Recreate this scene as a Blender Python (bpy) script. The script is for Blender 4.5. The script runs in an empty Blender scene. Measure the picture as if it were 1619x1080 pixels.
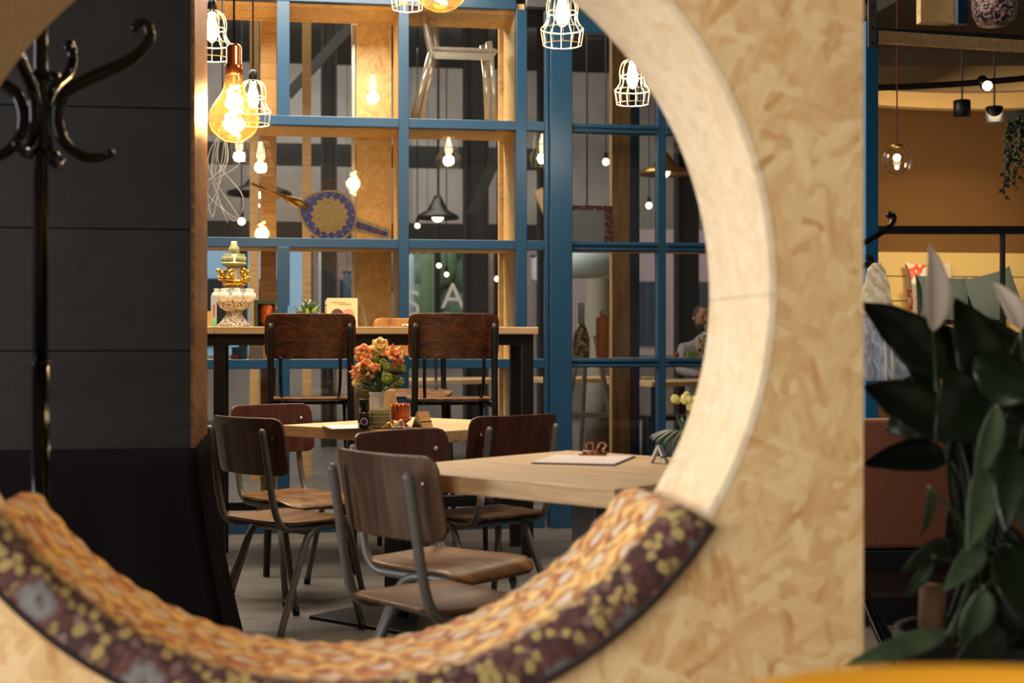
import bpy, bmesh, math, random
from mathutils import Vector, Matrix, Euler
random.seed(7)
PI = math.pi
S = bpy.context.scene
COL = S.collection
# ---------------------------------------------------------------- camera frame
F = 2249.0; CX = 809.5; CY = 540.0; H = 1.10; TH = math.radians(9.0)
RT = Vector((math.cos(TH), -math.sin(TH), 0)); FW = Vector((math.sin(TH), math.cos(TH), 0))
def G(X, Y, z=0.0):
    p = RT*X + FW*Y; return Vector((p.x, p.y, z))
def P(px, py, Y):
    return G((px-CX)/F*Y, Y, H+(CY-py)/F*Y)
def V(px, py, v):
    d = RT*((px-CX)/F) + FW + Vector((0, 0, (CY-py)/F)); t = v/d.y
    return Vector((0, 0, H)) + d*t
def GD(a, b):                      # direction in camera ground frame -> world angle (local +y faces it)
    d = RT*a + FW*b; return math.atan2(-d.x, d.y)

cam = bpy.data.cameras.new('camera'); co = bpy.data.objects.new('camera', cam); COL.objects.link(co)
cam.sensor_width = 36; cam.lens = F/1619*36
co.location = (0, 0, H); co.rotation_euler = (PI/2, 0, -TH)
cam.dof.use_dof = True; cam.dof.focus_distance = 6.0; cam.dof.aperture_fstop = 3.2
cam.clip_start = .05; cam.clip_end = 200
S.camera = co
S.view_settings.view_transform = 'Standard'; S.view_settings.look = 'None'
S.view_settings.gamma = 1; S.view_settings.use_curve_mapping = False
S.view_settings.exposure = 0.15
S.cycles.max_bounces = 7; S.cycles.diffuse_bounces = 3; S.cycles.glossy_bounces = 3
S.cycles.transmission_bounces = 6; S.cycles.transparent_max_bounces = 16
S.cycles.caustics_reflective = False; S.cycles.caustics_refractive = False
S.cycles.sample_clamp_indirect = 4; S.cycles.use_denoising = True
w = bpy.data.worlds.new('world'); S.world = w; w.use_nodes = True
bg = w.node_tree.nodes['Background']; bg.inputs[0].default_value = (.80, .89, 1, 1); bg.inputs[1].default_value = 1.6

def area(name, loc, target, sx, sy, power, col, spread=PI):
    l = bpy.data.lights.new(name, 'AREA'); l.shape = 'RECTANGLE'; l.size = sx; l.size_y = sy
    l.energy = power; l.color = col; l.spread = spread
    o = bpy.data.objects.new(name, l); COL.objects.link(o); o.location = loc
    o.rotation_euler = (Vector(target)-Vector(loc)).to_track_quat('-Z', 'Y').to_euler(); return o
def point(name, loc, power, col, r=.05):
    l = bpy.data.lights.new(name, 'POINT'); l.energy = power; l.color = col; l.shadow_soft_size = r
    o = bpy.data.objects.new(name, l); COL.objects.link(o); o.location = loc; return o
def spot(name, loc, target, power, col, ang=60, blend=.8, r=.05):
    l = bpy.data.lights.new(name, 'SPOT'); l.energy = power; l.color = col; l.spot_size = math.radians(ang)
    l.spot_blend = blend; l.shadow_soft_size = r
    o = bpy.data.objects.new(name, l); COL.objects.link(o); o.location = loc
    o.rotation_euler = (Vector(target)-Vector(loc)).to_track_quat('-Z', 'Y').to_euler(); return o
cx_c = V(552, 450, 2.243).x-.42
WARM = (1, .80, .56); WARM2 = (1, .66, .36); DAY = (.93, .96, 1)
area('daylight_left_window', (-4.3, .2, 1.9), (0, 2.2, .9), 3.4, 2.2, 250, (1, .93, .84))
area('side_fill', (-4.3, 3.25, 1.7), (0, 3.9, .7), 1.2, 1.9, 52, (.95, .97, 1))  # unseen fill added to brighten the chair backs
spot('ledge_fill', (1.4, 6.4, 3.4), (1.2, 8.4, 1.1), 60, (1, .88, .7), 50, .9, .06)  # unseen spot added to brighten the bottles on the ledge
area('daylight_rear_window', (-3.0, -3.3, 2.0), (.6, 2.2, 1.0), 2.6, 2.2, 150, (1, .9, .76))
area('dining_fill', (-.3, 7.35, 3.55), (-.2, 5.6, .5), 3.4, .8, 110, (1, .86, .68))  # unseen area light added over the chairs to brighten them
for i_, (x_, y_) in enumerate(((-1.6, 4.6), (.6, 4.4), (-.5, 5.9), (1.5, 5.8))): spot('table_fill_spot', (x_, y_, 3.5), (x_*.6, y_+.5, .6), 60, (1, .88, .72), 100, .9, .12)  # unseen spots added to light the cafe tables
area('bar_fill', (-.4, 7.2, 3.5), (-.4, 8.3, 1.2), 3.0, .6, 150, (1, .86, .64))  # unseen area light added to brighten the glazing and OSB shelving
spot('warm_cushion_spot', (1.5, 3.7, 3.3), (cx_c, 2.42, .62), 150, (1, .66, .30), 26, .9, .06)
spot('post_spot', (2.5, 5.2, 3.4), (1.75, 6.3, 1.7), 90, (1, .93, .82), 50, .9, .06)
spot('jacket_fill', G(2.2, 3.7, 3.3), G(1.15, 4.5, 1.2), 110, (1, .9, .76), 50, .9, .06)  # unseen spot added to brighten the hanging jackets
area('far_wall_fill', (.8, 17.2, 4.8), (.8, 19.9, 1.9), 6, .6, 150, (1, .9, .78))  # unseen area light added for the banners at the far windows
area('hall_fill', (0, 13.5, 4.9), (0, 14.5, 0), 5, 5, 480, (1, .86, .7))  # unseen area light that brightens the whole hall
area('shelf_fill', (-.9, 9.35, 3.4), (-.9, 8.9, 0), 3.2, .4, 120, (1, .84, .62))  # unseen area light behind the shelving, brightens its OSB
spot('lounge_wall_spot', G(3.3, 7.4, 2.9), P(1560, 350, 9.6), 170, (1, .78, .42), 34, 1)
area('lounge_shelf_light', G(2.6, 8.4, 2.4), P(1500, 460, 9.5), 1.8, .3, 36, (1, .80, .5))

# ---------------------------------------------------------------- materials
MATS = {}
def srgb(r, g, b):
    f = lambda c: (c/255/12.92) if c/255 <= .04045 else ((c/255+.055)/1.055)**2.4
    return (f(r), f(g), f(b), 1)
def mat(name, col=(.8, .8, .8, 1), rough=.5, metal=0, **k):
    m = bpy.data.materials.new(name); m.use_nodes = True; nt = m.node_tree
    b = nt.nodes['Principled BSDF']; b.inputs['Base Color'].default_value = col
    b.inputs['Roughness'].default_value = rough; b.inputs['Metallic'].default_value = metal
    if 'spec' in k: b.inputs['Specular IOR Level'].default_value = k['spec']
    if 'coat' in k: b.inputs['Coat Weight'].default_value = k['coat']; b.inputs['Coat Roughness'].default_value = .1
    if 'sheen' in k: b.inputs['Sheen Weight'].default_value = k['sheen']
    if 'emit' in k: b.inputs['Emission Color'].default_value = k['emit'][0]; b.inputs['Emission Strength'].default_value = k['emit'][1]
    MATS[name] = m; return m
def N(m, t, **k):
    n = m.node_tree.nodes.new(t)
    for a, v in k.items():
        if a in n.inputs.keys(): n.inputs[a].default_value = v
        else: setattr(n, a, v)
    return n
def L(m, a, b): m.node_tree.links.new(a, b)
def ramp(m, fac, stops, interp='LINEAR'):
    r = N(m, 'ShaderNodeValToRGB'); e = r.color_ramp.elements; r.color_ramp.interpolation = interp
    e[0].position = stops[0][0]; e[0].color = stops[0][1]; e[1].position = stops[-1][0]; e[1].color = stops[-1][1]
    for p, c in stops[1:-1]:
        x = e.new(p); x.color = c
    L(m, fac, r.inputs[0]); return r.outputs[0]
def mapping(m, scale=(1, 1, 1), rot=(0, 0, 0), coord='Object', loc=(0, 0, 0), typ='POINT'):
    t = N(m, 'ShaderNodeTexCoord'); mp = N(m, 'ShaderNodeMapping', vector_type=typ)
    mp.inputs['Scale'].default_value = scale; mp.inputs['Rotation'].default_value = rot; mp.inputs['Location'].default_value = loc
    L(m, t.outputs[coord], mp.inputs['Vector']); return mp.outputs[0]
def noise(m, vec, scale=5, detail=4, rough=.55, dist=0):
    n = N(m, 'ShaderNodeTexNoise'); n.inputs['Scale'].default_value = scale; n.inputs['Detail'].default_value = detail
    n.inputs['Roughness'].default_value = rough; n.inputs['Distortion'].default_value = dist
    L(m, vec, n.inputs['Vector']); return n.outputs['Fac']
def mixc(m, fac, a, b, mode='MIX'):
    x = N(m, 'ShaderNodeMix', data_type='RGBA', blend_type=mode)
    for s, v in ((x.inputs[0], fac), (x.inputs[6], a), (x.inputs[7], b)):
        if hasattr(v, 'is_output'): L(m, v, s)
        else: s.default_value = v
    return x.outputs[2]
def math_(m, op, a, b=0.0):
    x = N(m, 'ShaderNodeMath', operation=op)
    for s, v in ((x.inputs[0], a), (x.inputs[1], b)):
        if hasattr(v, 'is_output'): L(m, v, s)
        else: s.default_value = v
    return x.outputs[0]
def bsdf(m): return m.node_tree.nodes['Principled BSDF']
def setcol(m, c): L(m, c, bsdf(m).inputs['Base Color'])
def bump(m, h, s=.3, d=.01):
    b = N(m, 'ShaderNodeBump'); b.inputs['Strength'].default_value = s; b.inputs['Distance'].default_value = d
    L(m, h, b.inputs['Height']); L(m, b.outputs[0], bsdf(m).inputs['Normal'])

def osb(name, stops, sc=1.0, rough=.6, cell=.3):
    m = mat(name, rough=rough); vs = []
    for i, (ang, lo) in enumerate(((.35, 0), (1.35, 3.1), (2.5, 7.7), (1.9, 12.3))):
        v = N(m, 'ShaderNodeTexVoronoi'); v.inputs['Scale'].default_value = 1
        L(m, mapping(m, (1/(8*sc), 1/(20*sc), 1/(34*sc)), (0, ang, .2*i), loc=(lo, lo, lo), typ='TEXTURE'), v.inputs['Vector'])
        sp = N(m, 'ShaderNodeSeparateColor'); L(m, v.outputs['Color'], sp.inputs[0])
        fb = noise(m, mapping(m, (1/(7*sc), 1/(30*sc), 1/(70*sc)), (0, ang, .2*i), loc=(lo, lo, lo), typ='TEXTURE'), 1, 5, .6, .4)
        vs.append((v.outputs['Distance'], math_(m, 'ADD', math_(m, 'MULTIPLY', sp.outputs[0], cell), math_(m, 'MULTIPLY', fb, 1-cell))))
    d, g = vs[0]
    for d2, g2 in vs[1:]:
        f = math_(m, 'LESS_THAN', d2, d)
        x = N(m, 'ShaderNodeMix', data_type='FLOAT'); L(m, f, x.inputs[0]); L(m, g, x.inputs[2]); L(m, g2, x.inputs[3])
        g = x.outputs[0]; d = math_(m, 'MINIMUM', d, d2)
    n = noise(m, mapping(m, (1, 1, 1)), 2.2, 3)
    g = math_(m, 'ADD', math_(m, 'MULTIPLY', g, .8), math_(m, 'MULTIPLY', n, .2))
    setcol(m, ramp(m, g, stops)); bump(m, g, .12, .003); return m
OSB_F = osb('osb_front', [(.22, srgb(170, 112, 56)), (.36, srgb(202, 158, 102)), (.52, srgb(217, 182, 130)), (.72, srgb(230, 202, 154))], 1.0)
OSB_Y = osb('osb_shelf', [(.2, srgb(180, 124, 62)), (.36, srgb(226, 184, 124)), (.54, srgb(240, 206, 148)), (.75, srgb(250, 228, 180))], .9, .45)

def grain(name, c1, c2, c3, scale=(3, 3, 40), rough=.4, dist=1.2, ns=2.0, rot=(0, 0, 0), coord='Object', **k):
    m = mat(name, rough=rough, **k)
    n = noise(m, mapping(m, scale, rot, coord), ns, 6, .6, dist)
    setcol(m, ramp(m, n, [(.3, c1), (.5, c2), (.72, c3)])); bump(m, n, .06, .002); return m
PLY = osb('pale_osb_rim', [(.22, srgb(196, 160, 112)), (.36, srgb(220, 196, 158)), (.52, srgb(230, 210, 176)), (.72, srgb(240, 224, 196))], 1.0, .55, .2)
EDGE = grain('plywood_edge', srgb(150, 112, 66), srgb(196, 156, 104), srgb(214, 180, 130), (2, 2, 60), .6)
OAK = grain('oiled_oak_top', srgb(176, 140, 96), srgb(204, 172, 126), srgb(218, 190, 148), (1.2, 14, 14), .42, .8, 2.5)
WALNUT = grain('dark_walnut_veneer', srgb(66, 48, 36), srgb(94, 72, 56), srgb(124, 98, 76), (9, 9, 1.2), .33, 1.0, 2.5)
WALNUTS = grain('brown_veneer_seat', srgb(78, 50, 26), srgb(110, 76, 42), srgb(146, 106, 62), (8, 1.2, 8), .32, 1.0, 2.5)
WALNUTH = grain('swirled_walnut_veneer', srgb(40, 22, 14), srgb(74, 43, 26), srgb(108, 66, 40), (5, 5, 9), .33, 3.2, 1.4)
REDW = grain('reddish_walnut_veneer', srgb(52, 24, 16), srgb(76, 37, 25), srgb(92, 48, 32), (8, 8, 1.2), .4, 1.0, 2.5)
BLUE = mat('blue_painted_steel', srgb(27, 64, 94), .34, .1)
BLUE2 = mat('lit_blue_painted_steel', srgb(16, 106, 164), .45)  # blue lightened to stand for overhead light on the right post
GUN = mat('grey_powder_coated_tube', srgb(112, 111, 108), .38, .15)
BLK = mat('black_powder_coat', srgb(18, 18, 20), .4, .2)
BLKG = mat('black_gloss_lacquer', srgb(8, 8, 8), .1, 0, spec=.4)
STEEL = mat('brushed_steel', srgb(190, 188, 184), .3, .9)
GREYP = mat('grey_painted_pedestal', srgb(84, 86, 90), .45, .3)
COPPER = mat('copper', srgb(214, 128, 84), .25, .95)
GOLD = mat('gold_glaze', srgb(216, 166, 62), .22, .85)
BRASS = mat('brass', srgb(196, 152, 84), .3, .9)
PAPER = mat('white_paper', srgb(226, 218, 216), .7)
WHITE = mat('white_glaze', srgb(226, 222, 210), .3)
CREAM = mat('cream_glaze', srgb(206, 196, 158), .35)
CELADON = mat('celadon_green_glaze', srgb(158, 158, 112), .35)
BEIGE = mat('beige_ceramic', srgb(196, 168, 128), .5)
KRAFT = mat('kraft_card', srgb(210, 166, 98), .7)
RUST = mat('rust_upholstery', srgb(142, 78, 44), .85, sheen=.2)
n_ = noise(RUST, mapping(RUST, (60, 60, 60)), 4, 2); setcol(RUST, ramp(RUST, n_, [(.3, srgb(96, 52, 30)), (.7, srgb(124, 70, 42))]))
YEL = mat('yellow_moulded_shell', srgb(222, 154, 34), .5)
WIRE = mat('cream_lamp_wire', srgb(236, 220, 180), .4)
DARK = mat('dark_paint', srgb(26, 25, 26), .8)

FLOOR = mat('worn_dark_floor', rough=.5)
a = noise(FLOOR, mapping(FLOOR, (1, 5, 1)), 1.6, 8, .62, .5); b = noise(FLOOR, mapping(FLOOR), 60, 3)
setcol(FLOOR, mixc(FLOOR, .25, ramp(FLOOR, a, [(.3, srgb(54, 49, 46)), (.5, srgb(76, 70, 66)), (.7, srgb(104, 97, 91))]), ramp(FLOOR, b, [(.4, srgb(60, 54, 50)), (.62, srgb(128, 120, 112))])))
bump(FLOOR, a, .08, .01)
BWALL = mat('black_matt_panel', rough=.62)
a = noise(BWALL, mapping(BWALL, (1, 1, 2.2)), 2.2, 6, .6, .6)
setcol(BWALL, ramp(BWALL, a, [(.3, srgb(19, 18, 18)), (.7, srgb(33, 31, 30))])); bump(BWALL, a, .25, .03)
MUST = mat('mustard_plaster', rough=.9)
a = noise(MUST, mapping(MUST), 1.2, 5); setcol(MUST, ramp(MUST, a, [(.3, srgb(110, 76, 38)), (.7, srgb(122, 84, 42))]))
CRM = mat('cream_boarding', srgb(214, 184, 122), .7)
CEIL = mat('dark_brown_ceiling', srgb(64, 56, 50), .9)
TANB = mat('tan_painted_beam', srgb(104, 82, 54), .8)
SOF = mat('soffit_paint', srgb(186, 150, 96), .8)
HALLW = mat('dim_hall_wall', rough=.9)
a = noise(HALLW, mapping(HALLW, (1, 1, 1)), .8, 4); setcol(HALLW, ramp(HALLW, a, [(.35, srgb(132, 126, 122)), (.65, srgb(166, 160, 156))]))
BRICK = mat('far_brick', srgb(146, 116, 104), .9)
GREEN = mat('far_green_board', srgb(122, 140, 100), .8)
PALE = mat('pale_blue_board', srgb(176, 200, 214), .7)

def thin_glass(name, tint=(1, 1, 1, 1), base=.03, rough=.02, gcol=(1, 1, 1, 1), cap=1.0):
    m = bpy.data.materials.new(name); m.use_nodes = True; nt = m.node_tree
    for n in list(nt.nodes):
        if n.type != 'OUTPUT_MATERIAL': nt.nodes.remove(n)
    out = [n for n in nt.nodes if n.type == 'OUTPUT_MATERIAL'][0]
    t = N(m, 'ShaderNodeBsdfTransparent'); t.inputs[0].default_value = tint
    g = N(m, 'ShaderNodeBsdfGlossy'); g.inputs['Roughness'].default_value = rough; g.inputs[0].default_value = gcol
    fr = N(m, 'ShaderNodeFresnel'); fr.inputs[0].default_value = 1.45
    f = math_(m, 'ADD', math_(m, 'MULTIPLY', fr.outputs[0], 1.2), base)
    f = math_(m, 'MINIMUM', f, cap)
    x = N(m, 'ShaderNodeMixShader'); L(m, f, x.inputs[0]); L(m, t.outputs[0], x.inputs[1]); L(m, g.outputs[0], x.inputs[2])
    L(m, x.outputs[0], out.inputs[0]); return m
PANE = thin_glass('window_glass', (.93, .95, .95, 1), .01)
AMBER = thin_glass('amber_bulb_glass', (1, .82, .52, 1), .05, .03, (1, .8, .5, 1), .4)
def amber(m):
    out = [n for n in m.node_tree.nodes if n.type == 'OUTPUT_MATERIAL'][0]; prev = out.inputs[0].links[0].from_socket
    d = N(m, 'ShaderNodeBsdfTranslucent'); d.inputs[0].default_value = (1, .52, .14, 1)
    x = N(m, 'ShaderNodeMixShader'); x.inputs[0].default_value = .035; L(m, prev, x.inputs[1]); L(m, d.outputs[0], x.inputs[2]); L(m, x.outputs[0], out.inputs[0])
amber(AMBER)
def milky(m, f, c):
    out = [n for n in m.node_tree.nodes if n.type == 'OUTPUT_MATERIAL'][0]; prev = out.inputs[0].links[0].from_socket
    d = N(m, 'ShaderNodeBsdfDiffuse'); d.inputs[0].default_value = c
    x = N(m, 'ShaderNodeMixShader'); x.inputs[0].default_value = f; L(m, prev, x.inputs[1]); L(m, d.outputs[0], x.inputs[2]); L(m, x.outputs[0], out.inputs[0])
CLEARB = thin_glass('clear_bulb_glass', (1, .96, .88, 1), .0, cap=.3)
CLEAR = mat('clear_glass', (1, 1, 1, 1), .03); bsdf(CLEAR).inputs['Transmission Weight'].default_value = 1; bsdf(CLEAR).inputs['IOR'].default_value = 1.45
ACRYL = thin_glass('clear_acrylic', (.97, .92, .88, 1), .22, .2, (1, .95, .9, 1))
milky(ACRYL, .16, (1, .93, .88, 1))
def emis(name, c, s):
    m = bpy.data.materials.new(name); m.use_nodes = True; nt = m.node_tree; nt.nodes.remove(nt.nodes['Principled BSDF'])
    e = N(m, 'ShaderNodeEmission'); e.inputs[0].default_value = c; e.inputs[1].default_value = s
    L(m, e.outputs[0], [n for n in nt.nodes if n.type == 'OUTPUT_MATERIAL'][0].inputs[0]); return m
FIL = emis('glowing_filament', (1, .74, .38, 1), 70)
GLOW = emis('glowing_lamp', (1, .8, .5, 1), 14)
GLOW2 = emis('small_far_lamp', (1, .78, .45, 1), 7)

# tapestry cushion (UV: x = metres along the arc, y = metres across, 0 back .. .33 front edge, > .33 front face)
TAP = mat('woven_tapestry', rough=.9, sheen=.1)
def tapestry(m):
    t = N(m, 'ShaderNodeTexCoord'); sp = N(m, 'ShaderNodeSeparateXYZ'); L(m, t.outputs['UV'], sp.inputs[0])
    uv = mapping(m, (1, 1, 1), coord='UV')
    # pale lozenges in slanting rows
    v1 = N(m, 'ShaderNodeTexVoronoi'); v1.inputs['Scale'].default_value = 1; v1.inputs['Randomness'].default_value = .22; v1.voronoi_dimensions = '2D'
    L(m, mapping(m, (10, 12.5, 1), (0, 0, .5), 'UV'), v1.inputs['Vector'])
    v2 = N(m, 'ShaderNodeTexVoronoi'); v2.inputs['Scale'].default_value = 52; v2.voronoi_dimensions = '2D'; L(m, uv, v2.inputs['Vector'])
    c2 = N(m, 'ShaderNodeSeparateColor'); L(m, v2.outputs['Color'], c2.inputs[0])
    base = ramp(m, c2.outputs[0], [(0, srgb(164, 84, 40)), (.3, srgb(206, 142, 70)), (.55, srgb(230, 184, 104)), (1, srgb(236, 204, 140))])
    loz = ramp(m, v1.outputs['Distance'], [(.0, (1, 1, 1, 1)), (.17, (1, 1, 1, 1)), (.24, (0, 0, 0, 1))])
    top = mixc(m, loz, base, srgb(212, 196, 178))
    ringm = ramp(m, v1.outputs['Distance'], [(.2, (0, 0, 0, 1)), (.27, (1, 1, 1, 1)), (.34, (1, 1, 1, 1)), (.42, (0, 0, 0, 1))])
    top = mixc(m, math_(m, 'MULTIPLY', ringm, .55), top, srgb(134, 62, 38))
    # floral border
    v3 = N(m, 'ShaderNodeTexVoronoi'); v3.inputs['Scale'].default_value = 52; v3.voronoi_dimensions = '2D'; L(m, uv, v3.inputs['Vector'])
    c3 = N(m, 'ShaderNodeSeparateColor'); L(m, v3.outputs['Color'], c3.inputs[0])
    flc = ramp(m, c3.outputs[0], [(0, srgb(82, 46, 42)), (.2, srgb(82, 46, 42)), (.26, srgb(150, 128, 76)), (.7, srgb(172, 148, 92)), (.74, srgb(120, 96, 90)), (1, srgb(90, 52, 44))])
    v3d = math_(m, 'ADD', v3.outputs['Distance'], math_(m, 'MULTIPLY', math_(m, 'SUBTRACT', noise(m, uv, 110, 2), .5), .5))
    fl = mixc(m, ramp(m, v3d, [(.4, (0, 0, 0, 1)), (.55, (1, 1, 1, 1))]), flc, srgb(62, 36, 36))
    v4 = N(m, 'ShaderNodeTexVoronoi'); v4.inputs['Scale'].default_value = 1; v4.voronoi_dimensions = '2D'; v4.inputs['Randomness'].default_value = .6
    L(m, mapping(m, (6, 8, 1), (0, 0, 0), 'UV', (.3, .1, 0)), v4.inputs['Vector'])
    v4d = math_(m, 'ADD', v4.outputs['Distance'], math_(m, 'MULTIPLY', math_(m, 'SUBTRACT', noise(m, uv, 60, 3), .5), .3))
    big = ramp(m, v4d, [(0, srgb(80, 70, 72)), (.08, srgb(124, 122, 118)), (.16, srgb(104, 102, 102)), (.22, srgb(92, 46, 38)), (.34, srgb(70, 40, 36)), (1, srgb(60, 30, 34))])
    bm = ramp(m, v4d, [(.22, (1, 1, 1, 1)), (.32, (0, 0, 0, 1))])
    border = mixc(m, bm, fl, big)
    e = math_(m, 'ADD', sp.outputs[1], math_(m, 'MULTIPLY', noise(m, uv, 30, 2), .06))
    k = ramp(m, e, [(.315, (0, 0, 0, 1)), (.345, (1, 1, 1, 1))])
    c = mixc(m, k, top, border)
    setcol(m, c); bump(m, noise(m, uv, 500, 2), .3, .003)
tapestry(TAP)
def blob(name, stops, scale=20, rough=.4, coord='Object', **k):
    m = mat(name, rough=rough, **k); v = N(m, 'ShaderNodeTexNoise'); v.inputs['Scale'].default_value = scale; v.inputs['Detail'].default_value = 2
    L(m, mapping(m, coord=coord), v.inputs['Vector']); setcol(m, ramp(m, v.outputs['Fac'], stops, 'CONSTANT')); return m
DELFT = blob('blue_and_white_glaze', [(0, srgb(226, 222, 212)), (.5, srgb(40, 54, 130)), (.56, srgb(220, 216, 206)), (.66, srgb(150, 120, 90))], 70)
DELFT2 = blob('blue_leaf_glaze', [(0, srgb(232, 224, 196)), (.54, srgb(34, 44, 96)), (.64, srgb(226, 216, 186))], 26)
MESHP = blob('openwork_glaze', [(0, srgb(60, 52, 52)), (.46, srgb(212, 196, 170)), (.56, srgb(80, 70, 110)), (.6, srgb(214, 204, 190))], 120)
FLORAL = blob('dark_floral_print', [(0, srgb(60, 24, 30)), (.5, srgb(176, 110, 110)), (.56, srgb(70, 30, 36)), (.62, srgb(200, 170, 160))], 60)
MULTI = blob('bright_flower_print', [(0, srgb(232, 222, 204)), (.42, srgb(210, 70, 44)), (.5, srgb(235, 225, 210)), (.56, srgb(70, 110, 170)), (.62, srgb(150, 190, 60))], 40)
DENIM = grain('washed_denim', srgb(110, 120, 136), srgb(150, 158, 168), srgb(188, 190, 192), (30, 30, 8), .9, .3, 3)
FLEECE = grain('cream_fleece', srgb(206, 186, 150), srgb(230, 214, 182), srgb(244, 230, 200), (30, 30, 30), .95, .3, 3)
LEAF = mat('dark_green_leaf', srgb(30, 48, 26), .35)
a = noise(LEAF, mapping(LEAF), 9, 3); setcol(LEAF, ramp(LEAF, a, [(.3, srgb(14, 24, 13)), (.7, srgb(28, 42, 22))]))
LEAF2 = mat('mid_green_leaf', srgb(92, 116, 60), .35)  # on the lily, this paler green paints the leaves that catch light
a = noise(LEAF2, mapping(LEAF2), 9, 3); setcol(LEAF2, ramp(LEAF2, a, [(.3, srgb(46, 62, 40)), (.7, srgb(80, 98, 70))]))
LIME = mat('lime_foliage', srgb(140, 168, 62), .5)
DGRN = mat('deep_foliage', srgb(52, 78, 34), .5)
ORNG = mat('orange_petal', rough=.6)
a = noise(ORNG, mapping(ORNG), 45, 2); setcol(ORNG, ramp(ORNG, a, [(.35, srgb(240, 128, 58)), (.6, srgb(252, 192, 138))]))
CRPE = mat('cream_petal', srgb(248, 226, 156), .6)
SPATHE = mat('white_spathe', srgb(214, 198, 180), .6)
YLW = mat('pale_yellow_petal', srgb(206, 196, 112), .6)
OLIVE = mat('olive_knit', rough=.9)
wv = N(OLIVE, 'ShaderNodeTexWave', bands_direction='Z'); wv.inputs['Scale'].default_value = 55; L(OLIVE, mapping(OLIVE), wv.inputs['Vector'])
vv = N(OLIVE, 'ShaderNodeTexVoronoi'); vv.inputs['Scale'].default_value = 240; L(OLIVE, mapping(OLIVE), vv.inputs['Vector'])
setcol(OLIVE, mixc(OLIVE, ramp(OLIVE, math_(OLIVE, 'MULTIPLY', wv.outputs['Fac'], math_(OLIVE, 'SUBTRACT', 1, vv.outputs['Distance'])), [(.62, (0, 0, 0, 1)), (.75, (1, 1, 1, 1))]), srgb(124, 122, 80), srgb(196, 190, 150)))
CUPG = mat('copper_ribbed_glass', srgb(186, 92, 44), .25, .5)
INK = mat('dark_liquid_jar', srgb(38, 22, 34), .1, coat=.5)
CLAY = mat('orange_clay', srgb(190, 106, 40), .6)
SKIN = mat('skin', srgb(150, 104, 80), .6)
SHIRT = mat('grey_lilac_shirt', srgb(136, 130, 136), .9)
TEAL = mat('grey_teal_cushion', srgb(78, 90, 94), .8)
REDP = blob('red_white_print', [(0, srgb(226, 206, 190)), (.5, srgb(214, 84, 50)), (.6, srgb(230, 214, 200))], 9)
BLUEO = mat('cobalt_enamel', srgb(40, 84, 214), .4)
STRAW = mat('gold_embossed', srgb(200, 176, 110), .5, .0)
a = N(STRAW, 'ShaderNodeTexVoronoi'); a.inputs['Scale'].default_value = 90; L(STRAW, mapping(STRAW), a.inputs['Vector']); bump(STRAW, a.outputs['Distance'], .3, .004)
setcol(STRAW, ramp(STRAW, a.outputs['Distance'], [(0, srgb(255, 240, 190)), (.8, srgb(216, 178, 112))]))

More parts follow.
